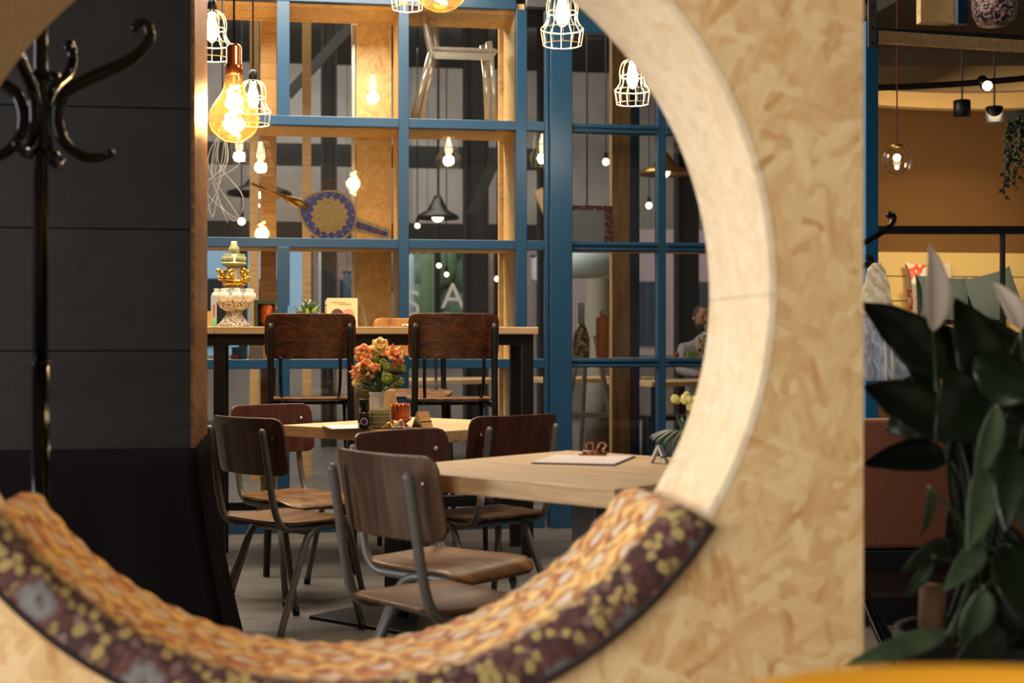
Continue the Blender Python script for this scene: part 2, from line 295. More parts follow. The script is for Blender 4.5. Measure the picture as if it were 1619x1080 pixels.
# ---------------------------------------------------------------- mesh helpers
class M:
    def __init__(s): s.v = []; s.f = []; s.uv = None
    def add(s, v, f):
        n = len(s.v); s.v += [tuple(x) for x in v]; s.f += [tuple(i+n for i in q) for q in f]; return s
    def box(s, c, d, rot=None):
        x, y, z = [k/2 for k in d]; c = Vector(c)
        vs = [Vector((a*x, b*y, e*z)) for e in (-1, 1) for b in (-1, 1) for a in (-1, 1)]
        if rot is not None: vs = [rot @ q for q in vs]
        return s.add([c+q for q in vs], [(0, 2, 3, 1), (4, 5, 7, 6), (0, 1, 5, 4), (2, 6, 7, 3), (0, 4, 6, 2), (1, 3, 7, 5)])
    def bb(s, a, b):
        a = Vector(a); b = Vector(b); return s.box((a+b)/2, [abs(k) for k in (b-a)])
    def beam(s, a, b, w, h):
        a = Vector(a); b = Vector(b); d = b-a; q = d.to_track_quat('Y', 'Z').to_matrix()
        return s.box((a+b)/2, (w, d.length, h), q)
    def tube(s, pts, r, n=8, cap=True):
        pts = [Vector(p) for p in pts]; m = len(pts); rs = r if isinstance(r, (list, tuple)) else [r]*m
        T = [(pts[min(i+1, m-1)]-pts[max(i-1, 0)]).normalized() for i in range(m)]
        u = T[0].orthogonal().normalized(); vs = []
        for i in range(m):
            u = (u - T[i]*u.dot(T[i]))
            u = u.normalized() if u.length > 1e-6 else T[i].orthogonal().normalized()
            w_ = T[i].cross(u)
            for k in range(n):
                t = 2*PI*k/n; vs.append(pts[i]+(u*math.cos(t)+w_*math.sin(t))*rs[i])
        fs = [(i*n+k, i*n+(k+1) % n, (i+1)*n+(k+1) % n, (i+1)*n+k) for i in range(m-1) for k in range(n)]
        if cap: fs += [tuple(reversed(range(n))), tuple((m-1)*n+k for k in range(n))]
        return s.add(vs, fs)
    def lathe(s, prof, c=(0, 0, 0), n=20, cap=True, ang=0):
        c = Vector(c); vs = []; m = len(prof)
        for r, z in prof:
            for k in range(n):
                t = 2*PI*k/n+ang; vs.append(c+Vector((r*math.cos(t), r*math.sin(t), z)))
        fs = [(i*n+k, i*n+(k+1) % n, (i+1)*n+(k+1) % n, (i+1)*n+k) for i in range(m-1) for k in range(n)]
        if cap: fs += [tuple(reversed(range(n))), tuple((m-1)*n+k for k in range(n))]
        return s.add(vs, fs)
    def ball(s, c, r, n=10, m=6, sc=(1, 1, 1)):
        return s.lathe([(max(1e-4, r*math.sin(PI*i/m)), -r*math.cos(PI*i/m)*sc[2]) for i in range(m+1)], c, n, False)
    def prism(s, poly, z0, z1, mtx=None):
        n = len(poly); vs = [Vector((x, y, z)) for z in (z0, z1) for x, y in poly]
        if mtx is not None: vs = [mtx @ q for q in vs]
        return s.add(vs, [tuple(reversed(range(n))), tuple(range(n, 2*n))]+[(i, (i+1) % n, n+(i+1) % n, n+i) for i in range(n)])
    def grid(s, fn, nu, nv, th=0):
        vs = [fn(i/nu, j/nv) for i in range(nu+1) for j in range(nv+1)]
        return s.add(vs, [(i*(nv+1)+j, (i+1)*(nv+1)+j, (i+1)*(nv+1)+j+1, i*(nv+1)+j+1) for i in range(nu) for j in range(nv)])
    def build(s, name, m, parent=None, smooth=False, bevel=0, sub=0, solid=0, seg=2):
        me = bpy.data.meshes.new(name); me.from_pydata(s.v, [], s.f); me.update()
        bm = bmesh.new(); bm.from_mesh(me); bmesh.ops.recalc_face_normals(bm, faces=bm.faces); bm.to_mesh(me); bm.free()
        me.materials.append(m)
        if smooth: me.polygons.foreach_set('use_smooth', [True]*len(me.polygons))
        o = bpy.data.objects.new(name, me); COL.objects.link(o)
        if parent: o.parent = parent
        if solid:
            k = o.modifiers.new('solid', 'SOLIDIFY'); k.thickness = solid; k.offset = 0
        if bevel:
            k = o.modifiers.new('bevel', 'BEVEL'); k.width = bevel; k.segments = seg; k.limit_method = 'ANGLE'
        if sub:
            k = o.modifiers.new('sub', 'SUBSURF'); k.levels = sub; k.render_levels = sub
        return o
def spline(pts, k=6):
    pts = [Vector(p) for p in pts]; out = []
    q = [pts[0]*2-pts[1]]+pts+[pts[-1]*2-pts[-2]]
    for i in range(1, len(q)-2):
        a, b, c, d = q[i-1:i+3]
        for j in range(k):
            t = j/k; out.append(.5*((2*b)+(c-a)*t+(2*a-5*b+4*c-d)*t*t+(3*b-a-3*c+d)*t**3))
    return out+[pts[-1]]
def tag(o, label=None, cat=None, group=None, kind=None):
    if label: o['label'] = label
    if cat: o['category'] = cat
    if group: o['group'] = group
    if kind: o['kind'] = kind
    return o
def thing(name, label, cat, loc=(0, 0, 0), rz=0, group=None, kind=None):
    o = bpy.data.objects.new(name, None); COL.objects.link(o); o.location = loc; o.rotation_euler = (0, 0, rz); o.empty_display_size = .1
    return tag(o, label, cat, group, kind)
def dup(o, parent=None):
    c = o.copy(); COL.objects.link(c); c.parent = parent
    for ch in list(o.children): dup(ch, c)
    return c
def struct(o): o['kind'] = 'structure'; return o

# ---------------------------------------------------------------- setting
VW = 8.29                                   # plane of the blue glazing
XR = V(1310, 500, VW).x                     # right end of the blue glazing
struct(M().bb((-4.6, -3.6, -.1), (6.5, 20.2, 0)).build('floor', FLOOR))
struct(M().bb((-4.6, -3.6, 3.62), (6.5, 8.2, 3.72)).build('ceiling', CEIL))
struct(M().bb((-4.6, 8.2, 5.0), (6.5, 20.2, 5.1)).build('ceiling', DARK))
struct(M().bb((-4.6, 8.2, 3.62), (6.5, 8.3, 5.1)).build('wall_upper', DARK))
wl = M()
wl.bb((-4.7, -3.6, 0), (-4.6, -2.0, 3.62)); wl.bb((-4.7, 2.4, 0), (-4.6, 2.6, 3.62)); wl.bb((-4.7, 2.6, 0), (-4.6, 3.9, .6)); wl.bb((-4.7, 2.6, 2.8), (-4.6, 3.9, 3.62)); wl.bb((-4.7, 3.9, 0), (-4.6, 20.2, 5.1)); wl.bb((-4.7, -2.0, 0), (-4.6, 2.4, .6)); wl.bb((-4.7, -2.0, 3.1), (-4.6, 2.4, 3.62))  # narrower opening beside the dining area added for side light
struct(wl.build('wall_left', HALLW))
wf = M(); wf.bb((-4.6, -3.7, 0), (-4.4, -3.6, 3.62)); wf.bb((-1.5, -3.7, 0), (6.5, -3.6, 3.62)); wf.bb((-4.4, -3.7, 0), (-1.5, -3.6, .6)); wf.bb((-4.4, -3.7, 3.2), (-1.5, -3.6, 3.62))
struct(wf.build('wall_front', HALLW))
struct(M().bb((6.5, -3.6, 0), (6.6, 20.2, 5.1)).build('wall_right', HALLW))
LY = 9.75
LY = 9.75
struct(M().bb((XR, VW+.1, 0), (XR+.08, LY+.1, 5.1)).build('wall_divider', DARK))
lw = struct(M().bb((XR+.08, LY, 0), (6.5, LY+.1, 5.1)).build('wall_lounge', MUST))

# black clad wall end at the left
pf = G((308-CX)/F*4.3, 4.3); bx = pf.x; by = pf.y
blk = thing('wall_black', 'black clad OSB wall end beside the coat stand', None, (0, 0, 0)); del_ = blk
struct(blk)
M().bb((-4.55, by+.012, 0), (bx-.012, by+.68, 3.6)).build('core', DARK, blk)
def Zat(py, v=by, px=200): return V(px, py, v).z
seams = [0.0, Zat(948), Zat(745), Zat(555), Zat(362), Zat(170), Zat(-25), 3.6]
for a, b in zip(seams, seams[1:]):
    o = M().bb((-4.55, by, a+.0015), (bx-.002, by+.014, b-.0015)).build('panel', BWALL, blk, bevel=.002)
M().bb((bx-.012, by+.0, 0), (bx, by+.69, 3.6)).build('end_board', grain('brown_end_board', srgb(92, 60, 32), srgb(134, 92, 50), srgb(166, 120, 66), (3, 3, 10), .38), blk)
drape = M()
def dr(u, t):
    z = .78*(1-u); fl = .14*u**1.5
    if t < .5: x = bx-.6+(t/.5)*(.6+fl); y = by-.02-.05*u + .012*math.sin(t*30)*u
    else: x = bx+fl+.004*math.sin(t*40); y = by-.02-.05*u+(t-.5)/.5*.70
    return (x+.004, y, z)
drape.grid(dr, 12, 40)
tag(drape.build('black_cloth', mat('black_cloth', srgb(30, 28, 28), 1, spec=0), None, True, solid=.004), 'black cloth draped round the foot of the black wall end', 'cloth')

# ---------------------------------------------------------------- ring partition
VP_ = 2.243; T_ = .335; R_ = .70
cc = V(552, 450, VP_); cxr, czr = cc.x, cc.z
xr = V(1365, 540, VP_).x; xl = -2.4; ztop = 2.7
ring = thing('ring_partition', 'OSB partition with a big round sitting hole framing the view', 'partition', (0, 0, 0))
def holed(y0, y1, name, m):
    n = 96; ins = [(cxr+R_*math.cos(2*PI*k/n), czr+R_*math.sin(2*PI*k/n)) for k in range(n)]
    outs = []
    for k in range(n):
        c, s_ = math.cos(2*PI*k/n), math.sin(2*PI*k/n)
        t = 1e9
        if c > 1e-9: t = min(t, (xr-cxr)/c)
        if c < -1e-9: t = min(t, (xl-cxr)/c)
        if s_ > 1e-9: t = min(t, (ztop-czr)/s_)
        if s_ < -1e-9: t = min(t, (0-czr)/s_)
        outs.append((cxr+t*c, czr+t*s_))
    # put exact corners
    for X, Z in ((xr, ztop), (xr, 0), (xl, 0), (xl, ztop)):
        k = min(range(n), key=lambda i: (outs[i][0]-X)**2+(outs[i][1]-Z)**2); outs[k] = (X, Z)
    vs = [(x, y0, z) for x, z in ins]+[(x, y0, z) for x, z in outs]+[(x, y1, z) for x, z in ins]+[(x, y1, z) for x, z in outs]
    fs = []
    for k in range(n):
        j = (k+1) % n
        fs += [(k, j, n+j, n+k), (2*n+k, 3*n+k, 3*n+j, 2*n+j), (k, 2*n+k, 2*n+j, j), (n+k, n+j, 3*n+j, 3*n+k)]
    return M().add(vs, fs).build(name, m, ring)
holed(VP_, VP_+.018, 'front_board', OSB_F)
holed(VP_+T_-.018, VP_+T_, 'back_board', OSB_F)
M().bb((xr-.018, VP_+.019, 0), (xr, VP_+T_-.019, ztop)).build('end_board', OSB_F, ring)
M().bb((xl, VP_+.019, ztop-.018), (xr-.019, VP_+T_-.019, ztop)).build('top_board', OSB_F, ring)
def arc_strip(a0, a1, r0, r1, y0, y1, name, m, parent, n=48, bevel=0):
    vs = []; fs = []
    for i in range(n+1):
        t = a0+(a1-a0)*i/n; c, s_ = math.cos(t), math.sin(t)
        for r, y in ((r0, y0), (r0, y1), (r1, y1), (r1, y0)): vs.append((cxr+r*c, y, czr+r*s_))
    for i in range(n):
        for k in range(4):
            fs.append((i*4+k, i*4+(k+1) % 4, (i+1)*4+(k+1) % 4, (i+1)*4+k))
    fs += [(0, 1, 2, 3), (n*4+3, n*4+2, n*4+1, n*4)]
    o = M().add(vs, fs).build(name, m, parent, bevel=bevel)
    me = o.data; uvl = me.uv_layers.new(name='UVMap')
    for l in me.loops:
        v = me.vertices[l.vertex_index].co; t = math.atan2(v.z-czr, v.x-cxr); t = (t-a0+.2) % (2*PI)
        uvl.data[l.index].uv = (t*R_, v.y)
    return o
# lining: bent plywood in four lengths with fine butt joints
js = [math.radians(d) for d in (-1.0, 88, 179, 270, 359)]
for a, b in zip(js, js[1:]):
    arc_strip(a+.0008, b-.0008, R_-.001, R_-.013, VP_-.001, VP_+T_+.001, 'rim_lining', PLY, ring)
# cushion
cu = thing('tapestry_cushion', 'long curved tapestry cushion lying in the bottom of the round hole', 'cushion', (0, 0, 0))
def cushion():
    a0, a1 = math.radians(270-57.5), math.radians(270+56.5); n = 90
    y0, y1 = VP_-.012, VP_+T_-.004; ro = R_-.014; th = .06; rr = .018
    prof = []                                   # (y, r, vcoord)
    W_ = y1-y0
    prof += [(y1, ro, -.05), (y1+.004, ro-th*.5, -.02), (y1, ro-th+.014, -.005), (y1-.012, ro-th+.003, .005)]
    for i in range(9): f = i/8; prof.append((y1-.02-(W_-.045)*f, ro-th-.004*math.sin(PI*f), .01+(W_-.045)*f))
    prof += [(y0+.010, ro-th+.003, .325), (y0+.001, ro-th+.012, .335), (y0-.006, ro-th*.55, .36), (y0-.003, R_-.004, .39), (y0+.002, R_+.003, .40), (VP_-.003, R_+.002, .405), (VP_-.003, ro, .41)]
    m = len(prof); vs = []; uvs = []
    for i in range(n+1):
        f = i/n; t = a0+(a1-a0)*f; e = min(i, n-i); pin = 1-.35*(max(0, 2-e)/2)**2
        for (y, r, v) in prof:
            rad = ro-(ro-r)*pin; rad += .0022*math.sin(i*1.7+y*40)*(1 if r < ro-.03 else 0)
            vs.append((cxr+rad*math.cos(t), y, czr+rad*math.sin(t))); uvs.append((f*(a1-a0)*ro, v))
    fs = [(i*m+k, i*m+(k+1) % m, (i+1)*m+(k+1) % m, (i+1)*m+k) for i in range(n) for k in range(m)]
    fs += [tuple(range(m)), tuple(reversed([n*m+k for k in range(m)]))]
    o = M().add(vs, fs).build('cover', TAP, cu, True)
    ul = o.data.uv_layers.new(name='UVMap')
    for l in o.data.loops: ul.data[l.index].uv = uvs[l.vertex_index]
    # dark piping along the lower front seam
    pts = [(cxr+(R_+.001)*math.cos(a0+(a1-a0)*i/60), y0-.001, czr+(R_+.001)*math.sin(a0+(a1-a0)*i/60)) for i in range(61)]
    M().tube(pts, .006, 6).build('piping', mat('dark_piping', srgb(40, 26, 24), .9), cu, True)
cushion()

# ---------------------------------------------------------------- blue glazing, left part
def zr(py, px=720): return V(px, py, VW).z
def xw(px): return V(px, 300, VW).x
Z_R = [zr(197.5), zr(387), zr(575)]         # rails
TOPZ = zr(13); D_ = .06
win = struct(thing('window_1', None, None))
XL0 = xw(215)
def vert(x0, x1, z0, z1, par, m=BLUE, name='mullion', y0=VW-.03, y1=VW+.03): return M().bb((x0, y0, z0), (x1, y1, z1)).build(name, m, par, bevel=.003)
def horz(x0, x1, z, h, par, m=BLUE, name='rail', y0=VW-.03, y1=VW+.03): return M().bb((x0, y0, z-h/2), (x1, y1, z+h/2)).build(name, m, par, bevel=.003)
vx = [(xw(630), xw(646)), (xw(815), xw(832))]
for a, b in vx: vert(a, b, .05, TOPZ, win)
m0, m1 = xw(438), xw(458)
vert(m0, m1, Z_R[0]+.025, TOPZ, win); vert(m0, m1, .05, Z_R[1]-.025, win)
vert(XL0-.08, XL0, .05, TOPZ, win)
vert(xw(860), xw(866), .05, TOPZ, win)
RH = .055
segs = [(XL0, vx[0][0]), (vx[0][1], vx[1][0]), (vx[1][1], xw(860))]
for z in Z_R:
    for a, b in segs:
        if z == Z_R[2] and a == XL0: horz(a, m0, z, RH, win); horz(m1, b, z, RH, win)
        elif z < Z_R[0] and z > Z_R[2] or True: horz(a+.0005, b-.0005, z, RH, win)
for a, b in segs[:2]: horz(a, b, TOPZ+.09, .18, win)
for a, b in segs: horz(a, b, .05, .1, win)
M().bb((XL0, VW-.03, TOPZ+.181), (xw(866), VW+.03, 3.61)).build('fascia', DARK, win)
def pane(x0, x1, z0, z1, par, y=VW): M().bb((x0, y-.002, z0), (x1, y+.002, z1)).build('pane', PANE, par)
zz = [.1]+sorted(Z_R)+[TOPZ]
for i, (a, b) in enumerate(segs):
    for z0, z1 in zip(zz, zz[1:]):
        if i == 0 and not (abs(z0-Z_R[1]) < .01):
            pane(a, m0, z0+.028, z1-.028, win); pane(m1, b, z0+.028, z1-.028, win)
        else: pane(a, b, z0+.028, z1-.028, win)
# wide post and door
post = struct(M().bb((xw(867), VW-.06, 0), (xw(902), VW+.05, 3.62)).build('trim_1', BLUE, bevel=.004))
door = struct(thing('door_1', None, None))
dx = [xw(903), xw(1037), xw(1051), xw(1196), xw(1210), XR]
zt = zr(34, 900)
M().bb((xw(902.5), VW-.035, zr(52, 900)), (XR, VW+.03, zr(17, 900))).build('head', BLUE, door, bevel=.004)
M().bb((xw(832), VW-.04, zr(12, 820)), (XR, VW+.03, zr(-8, 820))).build('head_rail', GREYP, door)
for a, b in ((dx[1], dx[2]), (dx[3], dx[4])):
    M().bb((a, VW-.03, .05), (b, VW+.03, zr(53, 900))).build('mullion', BLUE, door, bevel=.005)
zd = [zr(203.5, 900), zr(389.5, 900), zr(573.5, 900)]
cells = [(dx[0], dx[1]), (dx[2], dx[3]), (dx[4], dx[5])]
for a, b in cells:
    for z in zd:
        r = M().bb((a, VW-.03, z-.028), (b, VW+.03, z+.028)).build('rail', BLUE, door, bevel=.004)
        M().bb((a, VW-.04, z+.004), (b, VW-.031, z+.020)).build('moulding', BLUE, r, bevel=.003)
        M().bb((a, VW-.04, z-.024), (b, VW-.031, z-.012)).build('moulding', BLUE, r, bevel=.003)
    M().bb((a, VW-.03, .02), (b, VW+.03, .28)).build('kick_panel', BLUE, door, bevel=.004)
    zz2 = [.28]+sorted(zd)+[zr(52, 900)]
    for z0, z1 in zip(zz2, zz2[1:]): pane(a, b, z0+.029, z1-.029, door)

# ---------------------------------------------------------------- OSB display shelving behind the glazing
YB0 = VW+.045; YB1 = VW+.50
def box_thing(name, label, cat, mtl, a, b, bevel=.002, group=None):
    return tag(M().bb(a, b).build(name, mtl, bevel=bevel), label, cat, group)
sh = thing('display_shelving', 'OSB box shelving behind the blue glazing holding the displayed curios', 'shelving')
vxs = [(XL0-.06, XL0), (vx[0][0]+.005, vx[0][1]-.002), (vx[1][0]+.004, vx[1][1]-.002)]
for a, b in vxs: M().bb((a, YB0, 0), (b, YB1, TOPZ+.05)).build('upright', OSB_Y, sh, bevel=.002)
M().bb((m0+.005, YB0, Z_R[0]), (m1-.002, YB1, TOPZ)).build('upright', OSB_Y, sh, bevel=.002)
M().bb((m0+.005, YB0, 0), (m1-.002, YB1, Z_R[1])).build('upright', OSB_Y, sh, bevel=.002)
for (a, b) in ((vxs[0][1], vxs[1][0]), (vxs[1][1], vxs[2][0])):
    for z in Z_R+[TOPZ+.03]: M().bb((a, YB0, z-.018), (b, YB1, z+.024)).build('shelf_board', OSB_Y, sh, bevel=.002)
def rear(pxa, pxb, z0, z1, m, nm, par, y0=YB1+.005, y1=YB1+.05):
    a = V(pxa, 300, y0).x; b = V(pxb, 300, y0).x; return M().bb((a, y0, z0), (b, y1, z1)).build(nm, m, par, bevel=.002)
rear(563, 619, 0, TOPZ+.05, OSB_Y, 'rear_post', sh)
rear(412, 437, 0, TOPZ+.05, EDGE, 'rear_post', sh)
rear(789, 812, 0, TOPZ+.05, OSB_Y, 'rear_post', sh)
rear(556, 562, 0, TOPZ, STEEL, 'edge_strip', sh)
a = V(300, 300, YB1).x; b = V(812, 300, YB1).x
M().bb((a, YB1-.03, V(500, 36, YB1).z), (b, YB1, V(500, 10, YB1).z)).build('top_fascia', OSB_Y, sh)
sh2 = thing('oak_clad_post', 'tall timber clad post behind the left column of door panes', 'post', V(980, 540, 9.05).xy.to_3d())
M().bb((-.062, -.04, 0), (.062, .04, 3.6)).build('cladding', grain('weathered_oak', srgb(120, 90, 56), srgb(164, 130, 86), srgb(190, 156, 108), (12, 12, 1), .6), sh2, bevel=.003)
M().bb((.064, -.05, 0), (.12, .04, 3.6)).build('blue_edge', BLUE, sh2, bevel=.003)
sh3 = thing('rear_ledge', 'OSB ledge behind the door panes carrying bottles and the blue vase', 'shelf')
for z in (zd[2], zd[1]):
    M().bb((xw(903), YB0, z-.015), (XR-.02, YB0+.32, z+.026)).build('board', OSB_Y, sh3, bevel=.002)

# ---------------------------------------------------------------- hall behind
tag(M().bb((-4.5, 20.2, 0), (6.4, 20.3, .9)).build('wall_back', HALLW), kind='structure')
wb = M(); wb.bb((-4.5, 20.2, 2.75), (6.4, 20.3, 5.1)); struct(wb.build('wall_back', HALLW))
fw = struct(thing('window_2', None, None))
for i, x in enumerate([-4.2+.9*k for k in range(9)]):
    M().bb((x-.06, 20.15, .9), (x+.06, 20.3, 2.75)).build('mullion', DARK, fw)
    pane(x+.06, x+.84, .9, 2.75, fw, 20.22)
# steel portal frame
for k, px in enumerate((520, 752, 862, 1085)):
    p = V(px, 500, 15+.6*k)
    t = thing('steel_column', ['dark steel column far behind the bellows pane', 'wide dark steel column behind the middle panes', 'dark steel column seen through the narrow pane', 'dark steel column behind the right door panes'][k], 'column', (p.x, p.y, 0))
    w_ = (.14, .24, .14, .24)[k]
    M().bb((-w_/2, -.01, 0), (w_/2, .01, 4.99)).build('web', DARK, t)
    for s_ in (-1, 1): M().bb((s_*w_/2-.012, -.1, 0), (s_*w_/2+.012, .1, 4.99)).build('flange', DARK, t)
for k, (p, q, lb) in enumerate((((455, 150), (565, 30), 'dark diagonal steel brace in the upper left pane'), ((745, 340), (800, 215), 'dark diagonal steel brace beside the wide column'), ((850, 300), (872, 350), 'pale timber strut leaning behind the narrow pane'))):
    tag(M().beam(V(p[0], p[1], 14.6), V(q[0], q[1], 14.6), .06, .1).build('floating_brace', DARK if k < 2 else BEIGE), lb, 'brace')  # braces end in mid-air
for k, (y, lb) in enumerate(((248, 'upper dark steel girder across the hall'), (370, 'lower dark steel girder across the hall'))):
    z = V(700, y, 17.6).z; tag(M().bb((-4.5, 17.6, z-.13), (XR, 17.75, z+.13)).build('girder', DARK), lb, 'beam')
for k, (px, lb) in enumerate(((402, 'narrow tan post in place of a reflection, behind the big bulb'), (485, 'tan post in place of a reflection, left of the diagonal brace'))):
    p = V(px, 500, 11.5); tag(M().bb((p.x-.035, p.y, 0), (p.x+.035, p.y+.07, 4.99)).build('reflection_post', EDGE), lb, 'post')  # tan reflections in the glass, put in as solid posts
# street outside the far windows
tag(M().bb((-14, 20.3, -.1), (16, 34, -.02)).build('pavement', mat('street_paving', srgb(120, 120, 118), .9)), kind='structure')
for k, (x0, x1, z, m_, lb) in enumerate(((-14, -2.3, 6, BRICK, 'reddish brick building across the street left'), (-2.2, .4, 7, PALE, 'pale rendered building across the street'), (.5, 16, 6, BRICK, 'reddish brick building across the street right'))):
    t = thing('building', lb, 'building', (0, 30, 0))
    M().bb((x0, 0, 0), (x1, 2, z)).build('wall', m_, t)
    for i in range(int((x1-x0)/1.1)):
        M().bb((x0+.4+i*1.1, -.05, 1.0), (x0+1.0+i*1.1, -.001, 2.4)).build('window', DARK, t)
t = thing('street_tree', 'leafy green tree outside the far windows', 'tree', V(695, 500, 25).xy.to_3d())
M().tube([(0, 0, 0), (.05, 0, 1.2), (0, 0, 2.2)], [.12, .09, .05]).build('trunk', EDGE, t)
cr = M(); [cr.ball((random.uniform(-.7, .7), random.uniform(-.5, .5), random.uniform(1.2, 2.8)), random.uniform(.3, .5), 8, 5) for _ in range(16)]
cr.build('crown', GREEN, t, True)
# fabric banners inside the far window
for px, wd_, y0_, y1_, c_, lb in ((511, 12, 396, 522, (196, 212, 220), 'narrow pale banner at the far window, left of the OSB post'), (529, 15, 396, 522, (128, 104, 104), 'brownish pink banner beside the narrow pale one'), (549, 12, 430, 522, (60, 90, 110), 'dark blue banner just left of the OSB post'), (650, 9, 400, 520, (186, 204, 212), 'pale strip banner by the letter S'), (676, 22, 398, 520, (108, 134, 104), 'sage green banner between the two letters'), (772, 17, 396, 520, (150, 126, 120), 'dusty pink banner by the right OSB post'), (750, 12, 410, 520, (78, 68, 64), 'dark brown banner near the right OSB post'), (849, 18, 405, 446, (206, 214, 216), 'short white banner in the narrow pane'), (1080, 18, 430, 480, (120, 150, 150), 'short teal banner behind the right door pane')):
    p = V(px, y1_, 19.8); q_ = V(px, y0_, 19.8)
    t = thing('hanging_banner', lb, 'banner', (p.x, 19.8, q_.z)); hw = wd_/2/F*19.8
    M().grid(lambda u, v: ((u-.5)*2*hw, .02*math.sin(u*9), -(q_.z-p.z)*v), 8, 6).build('cloth', mat('banner_cloth', srgb(*c_), .9), t, True, solid=.004)
    M().tube([(-hw-.02, 0, 0), (hw+.02, 0, 0)], .012, 6).build('rod', DARK, t, True)
    M().tube([(0, 0, 0), (0, 0, 4.995-q_.z)], .004, 5).build('cord', DARK, t, True)
# window lettering
for ch, px, py, lb in (('S', 652, 482, 'white letter S on the far window'), ('A', 716, 470, 'white letter A on the far window')):
    c = bpy.data.curves.new('letter', 'FONT'); c.body = ch; c.size = .5; c.extrude = .004; c.align_x = 'CENTER'; c.align_y = 'CENTER'
    o = bpy.data.objects.new('window_letter', c); COL.objects.link(o); o.rotation_euler = (PI/2, 0, 0); o.location = V(px, py, 19.6); c.materials.append(PAPER)
    o.parent = fw; o.name = 'letter'; o['label'] = lb
# pendant lamps far behind
k = 0
for (px, py, r, y) in ((427, 268, .05, 13), (405, 325, .05, 12), (382, 350, .06, 14), (430, 297, .04, 15), (958, 256, .055, 13), (1026, 325, .055, 14), (1060, 175, .07, 12), (694, 420, .04, 14), (706, 434, .04, 15), (786, 441, .05, 16), (660, 357, .05, 17), (903, 403, .05, 13)):
    p = V(px, py, y); t = thing('hanging_bulb', ('small glowing bulb hanging in the hall %s' % ['above the bellows nozzle', 'left of the bellows nozzle', 'lowest left of the bellows', 'just above the bellows rod', 'behind the left door pane, second row', 'behind the timber post at shade height', 'behind the top right door pane', 'over the lettering, left one', 'over the lettering, right one', 'near the OSB post in the third row', 'low in the middle pane of the second row', 'at the top of the bottle pane'][k]), 'lamp', (p.x, p.y, p.z), 0, 'far hanging bulbs')
    r *= .6; M().ball((0, 0, 0), r, 10, 6).build('bulb', GLOW2, t, True)
    M().tube([(0, 0, r*.9), (0, 0, r*.9+.06)], .02, 8).build('socket', BLK, t)
    M().tube([(0, 0, r+.06), (0, 0, 4.99-p.z)], .006, 5).build('cord', BLK, t); k += 1
for (px, py, rr, lb, m_) in ((1050, 268, .26, 'wide brass dome lamp behind the right door pane', BRASS), (692, 338, .2, 'flat dark lamp shade in the second row middle pane', BLK), (410, 300, .3, 'large dark lamp shade behind the bellows rod', BLK)):
    p = V(px, py, 13.4); t = thing('dome_lamp', lb, 'lamp', p)
    M().lathe([(rr, -.05), (rr*.96, -.02), (rr*.5, .03), (rr*.3, .10), (.03, .17)], cap=False, n=24).build('shade', m_, t, True, solid=.006)
    M().ball((0, 0, -.02), .06, 10, 6).build('bulb', GLOW2, t, True)
    M().tube([(0, 0, .17), (0, 0, 4.99-p.z)], .006, 5).build('cord', BLK, t)
# hall furniture
def hall_table(px, Y, lb):
    p = G((px-CX)/F*Y, Y); t = thing('hall_table', lb, 'table', p, .3)
    M().bb((-.6, -.4, .72), (.6, .4, .76)).build('top', OAK, t, bevel=.003)
    for a in (-1, 1):
        for b in (-1, 1): M().bb((a*.55-.02, b*.35-.02, 0), (a*.55+.02, b*.35+.02, .72)).build('leg', BLK, t)
hall_table(1085, 12.5, 'wooden table in front of the seated man'); hall_table(930, 13.5, 'wooden table behind the bottle pane'); hall_table(700, 13, 'wooden table low behind the middle glazing')
t = thing('easel', 'dark folding trestle standing behind the lowest door pane', 'easel', V(930, 540, 11).xy.to_3d())
for a, b in ((-.28, .0), (.28, 0), (0, .35)):
    M().tube([(a*.2, b*.2, 1.15), (a, b, 0)], .02, 6).build('leg', GUN, t)
M().bb((-.25, -.03, .5), (.25, 0, .54)).build('crossbar', GUN, t)
for k, (px, lb) in enumerate(((978, 'narrow pale board left of its leaning twin'), (1002, 'pale board leaning beside its narrow twin'))):
    p = V(px, 520, 12.6); t = tag(M().beam((p.x+.04*k, p.y, .76), (p.x-.04*k, p.y+.05, 1.42), .1, .02).build('leaning_board', PALE), lb, 'board')
tag(M().lathe([(.13, .0), (.14, .5), (.13, 2.0), (.15, 2.06)], V(945, 540, 14).xy.to_3d()).build('round_column', mat('grey_column', srgb(150, 150, 146), .8), None, True), 'pale grey round column behind the brown bottle', 'column')
t = thing('round_duct', 'pale ribbed duct lampshade above the bottles', 'lamp', V(928, 418, 12.4))
M().lathe([(.2, -.12), (.27, -.08), (.27, .08), (.2, .12)], n=24).build('shade', PALE, t, True); M().tube([(0, 0, .12), (0, 0, 3.2)], .008, 5).build('cord', BLK, t)
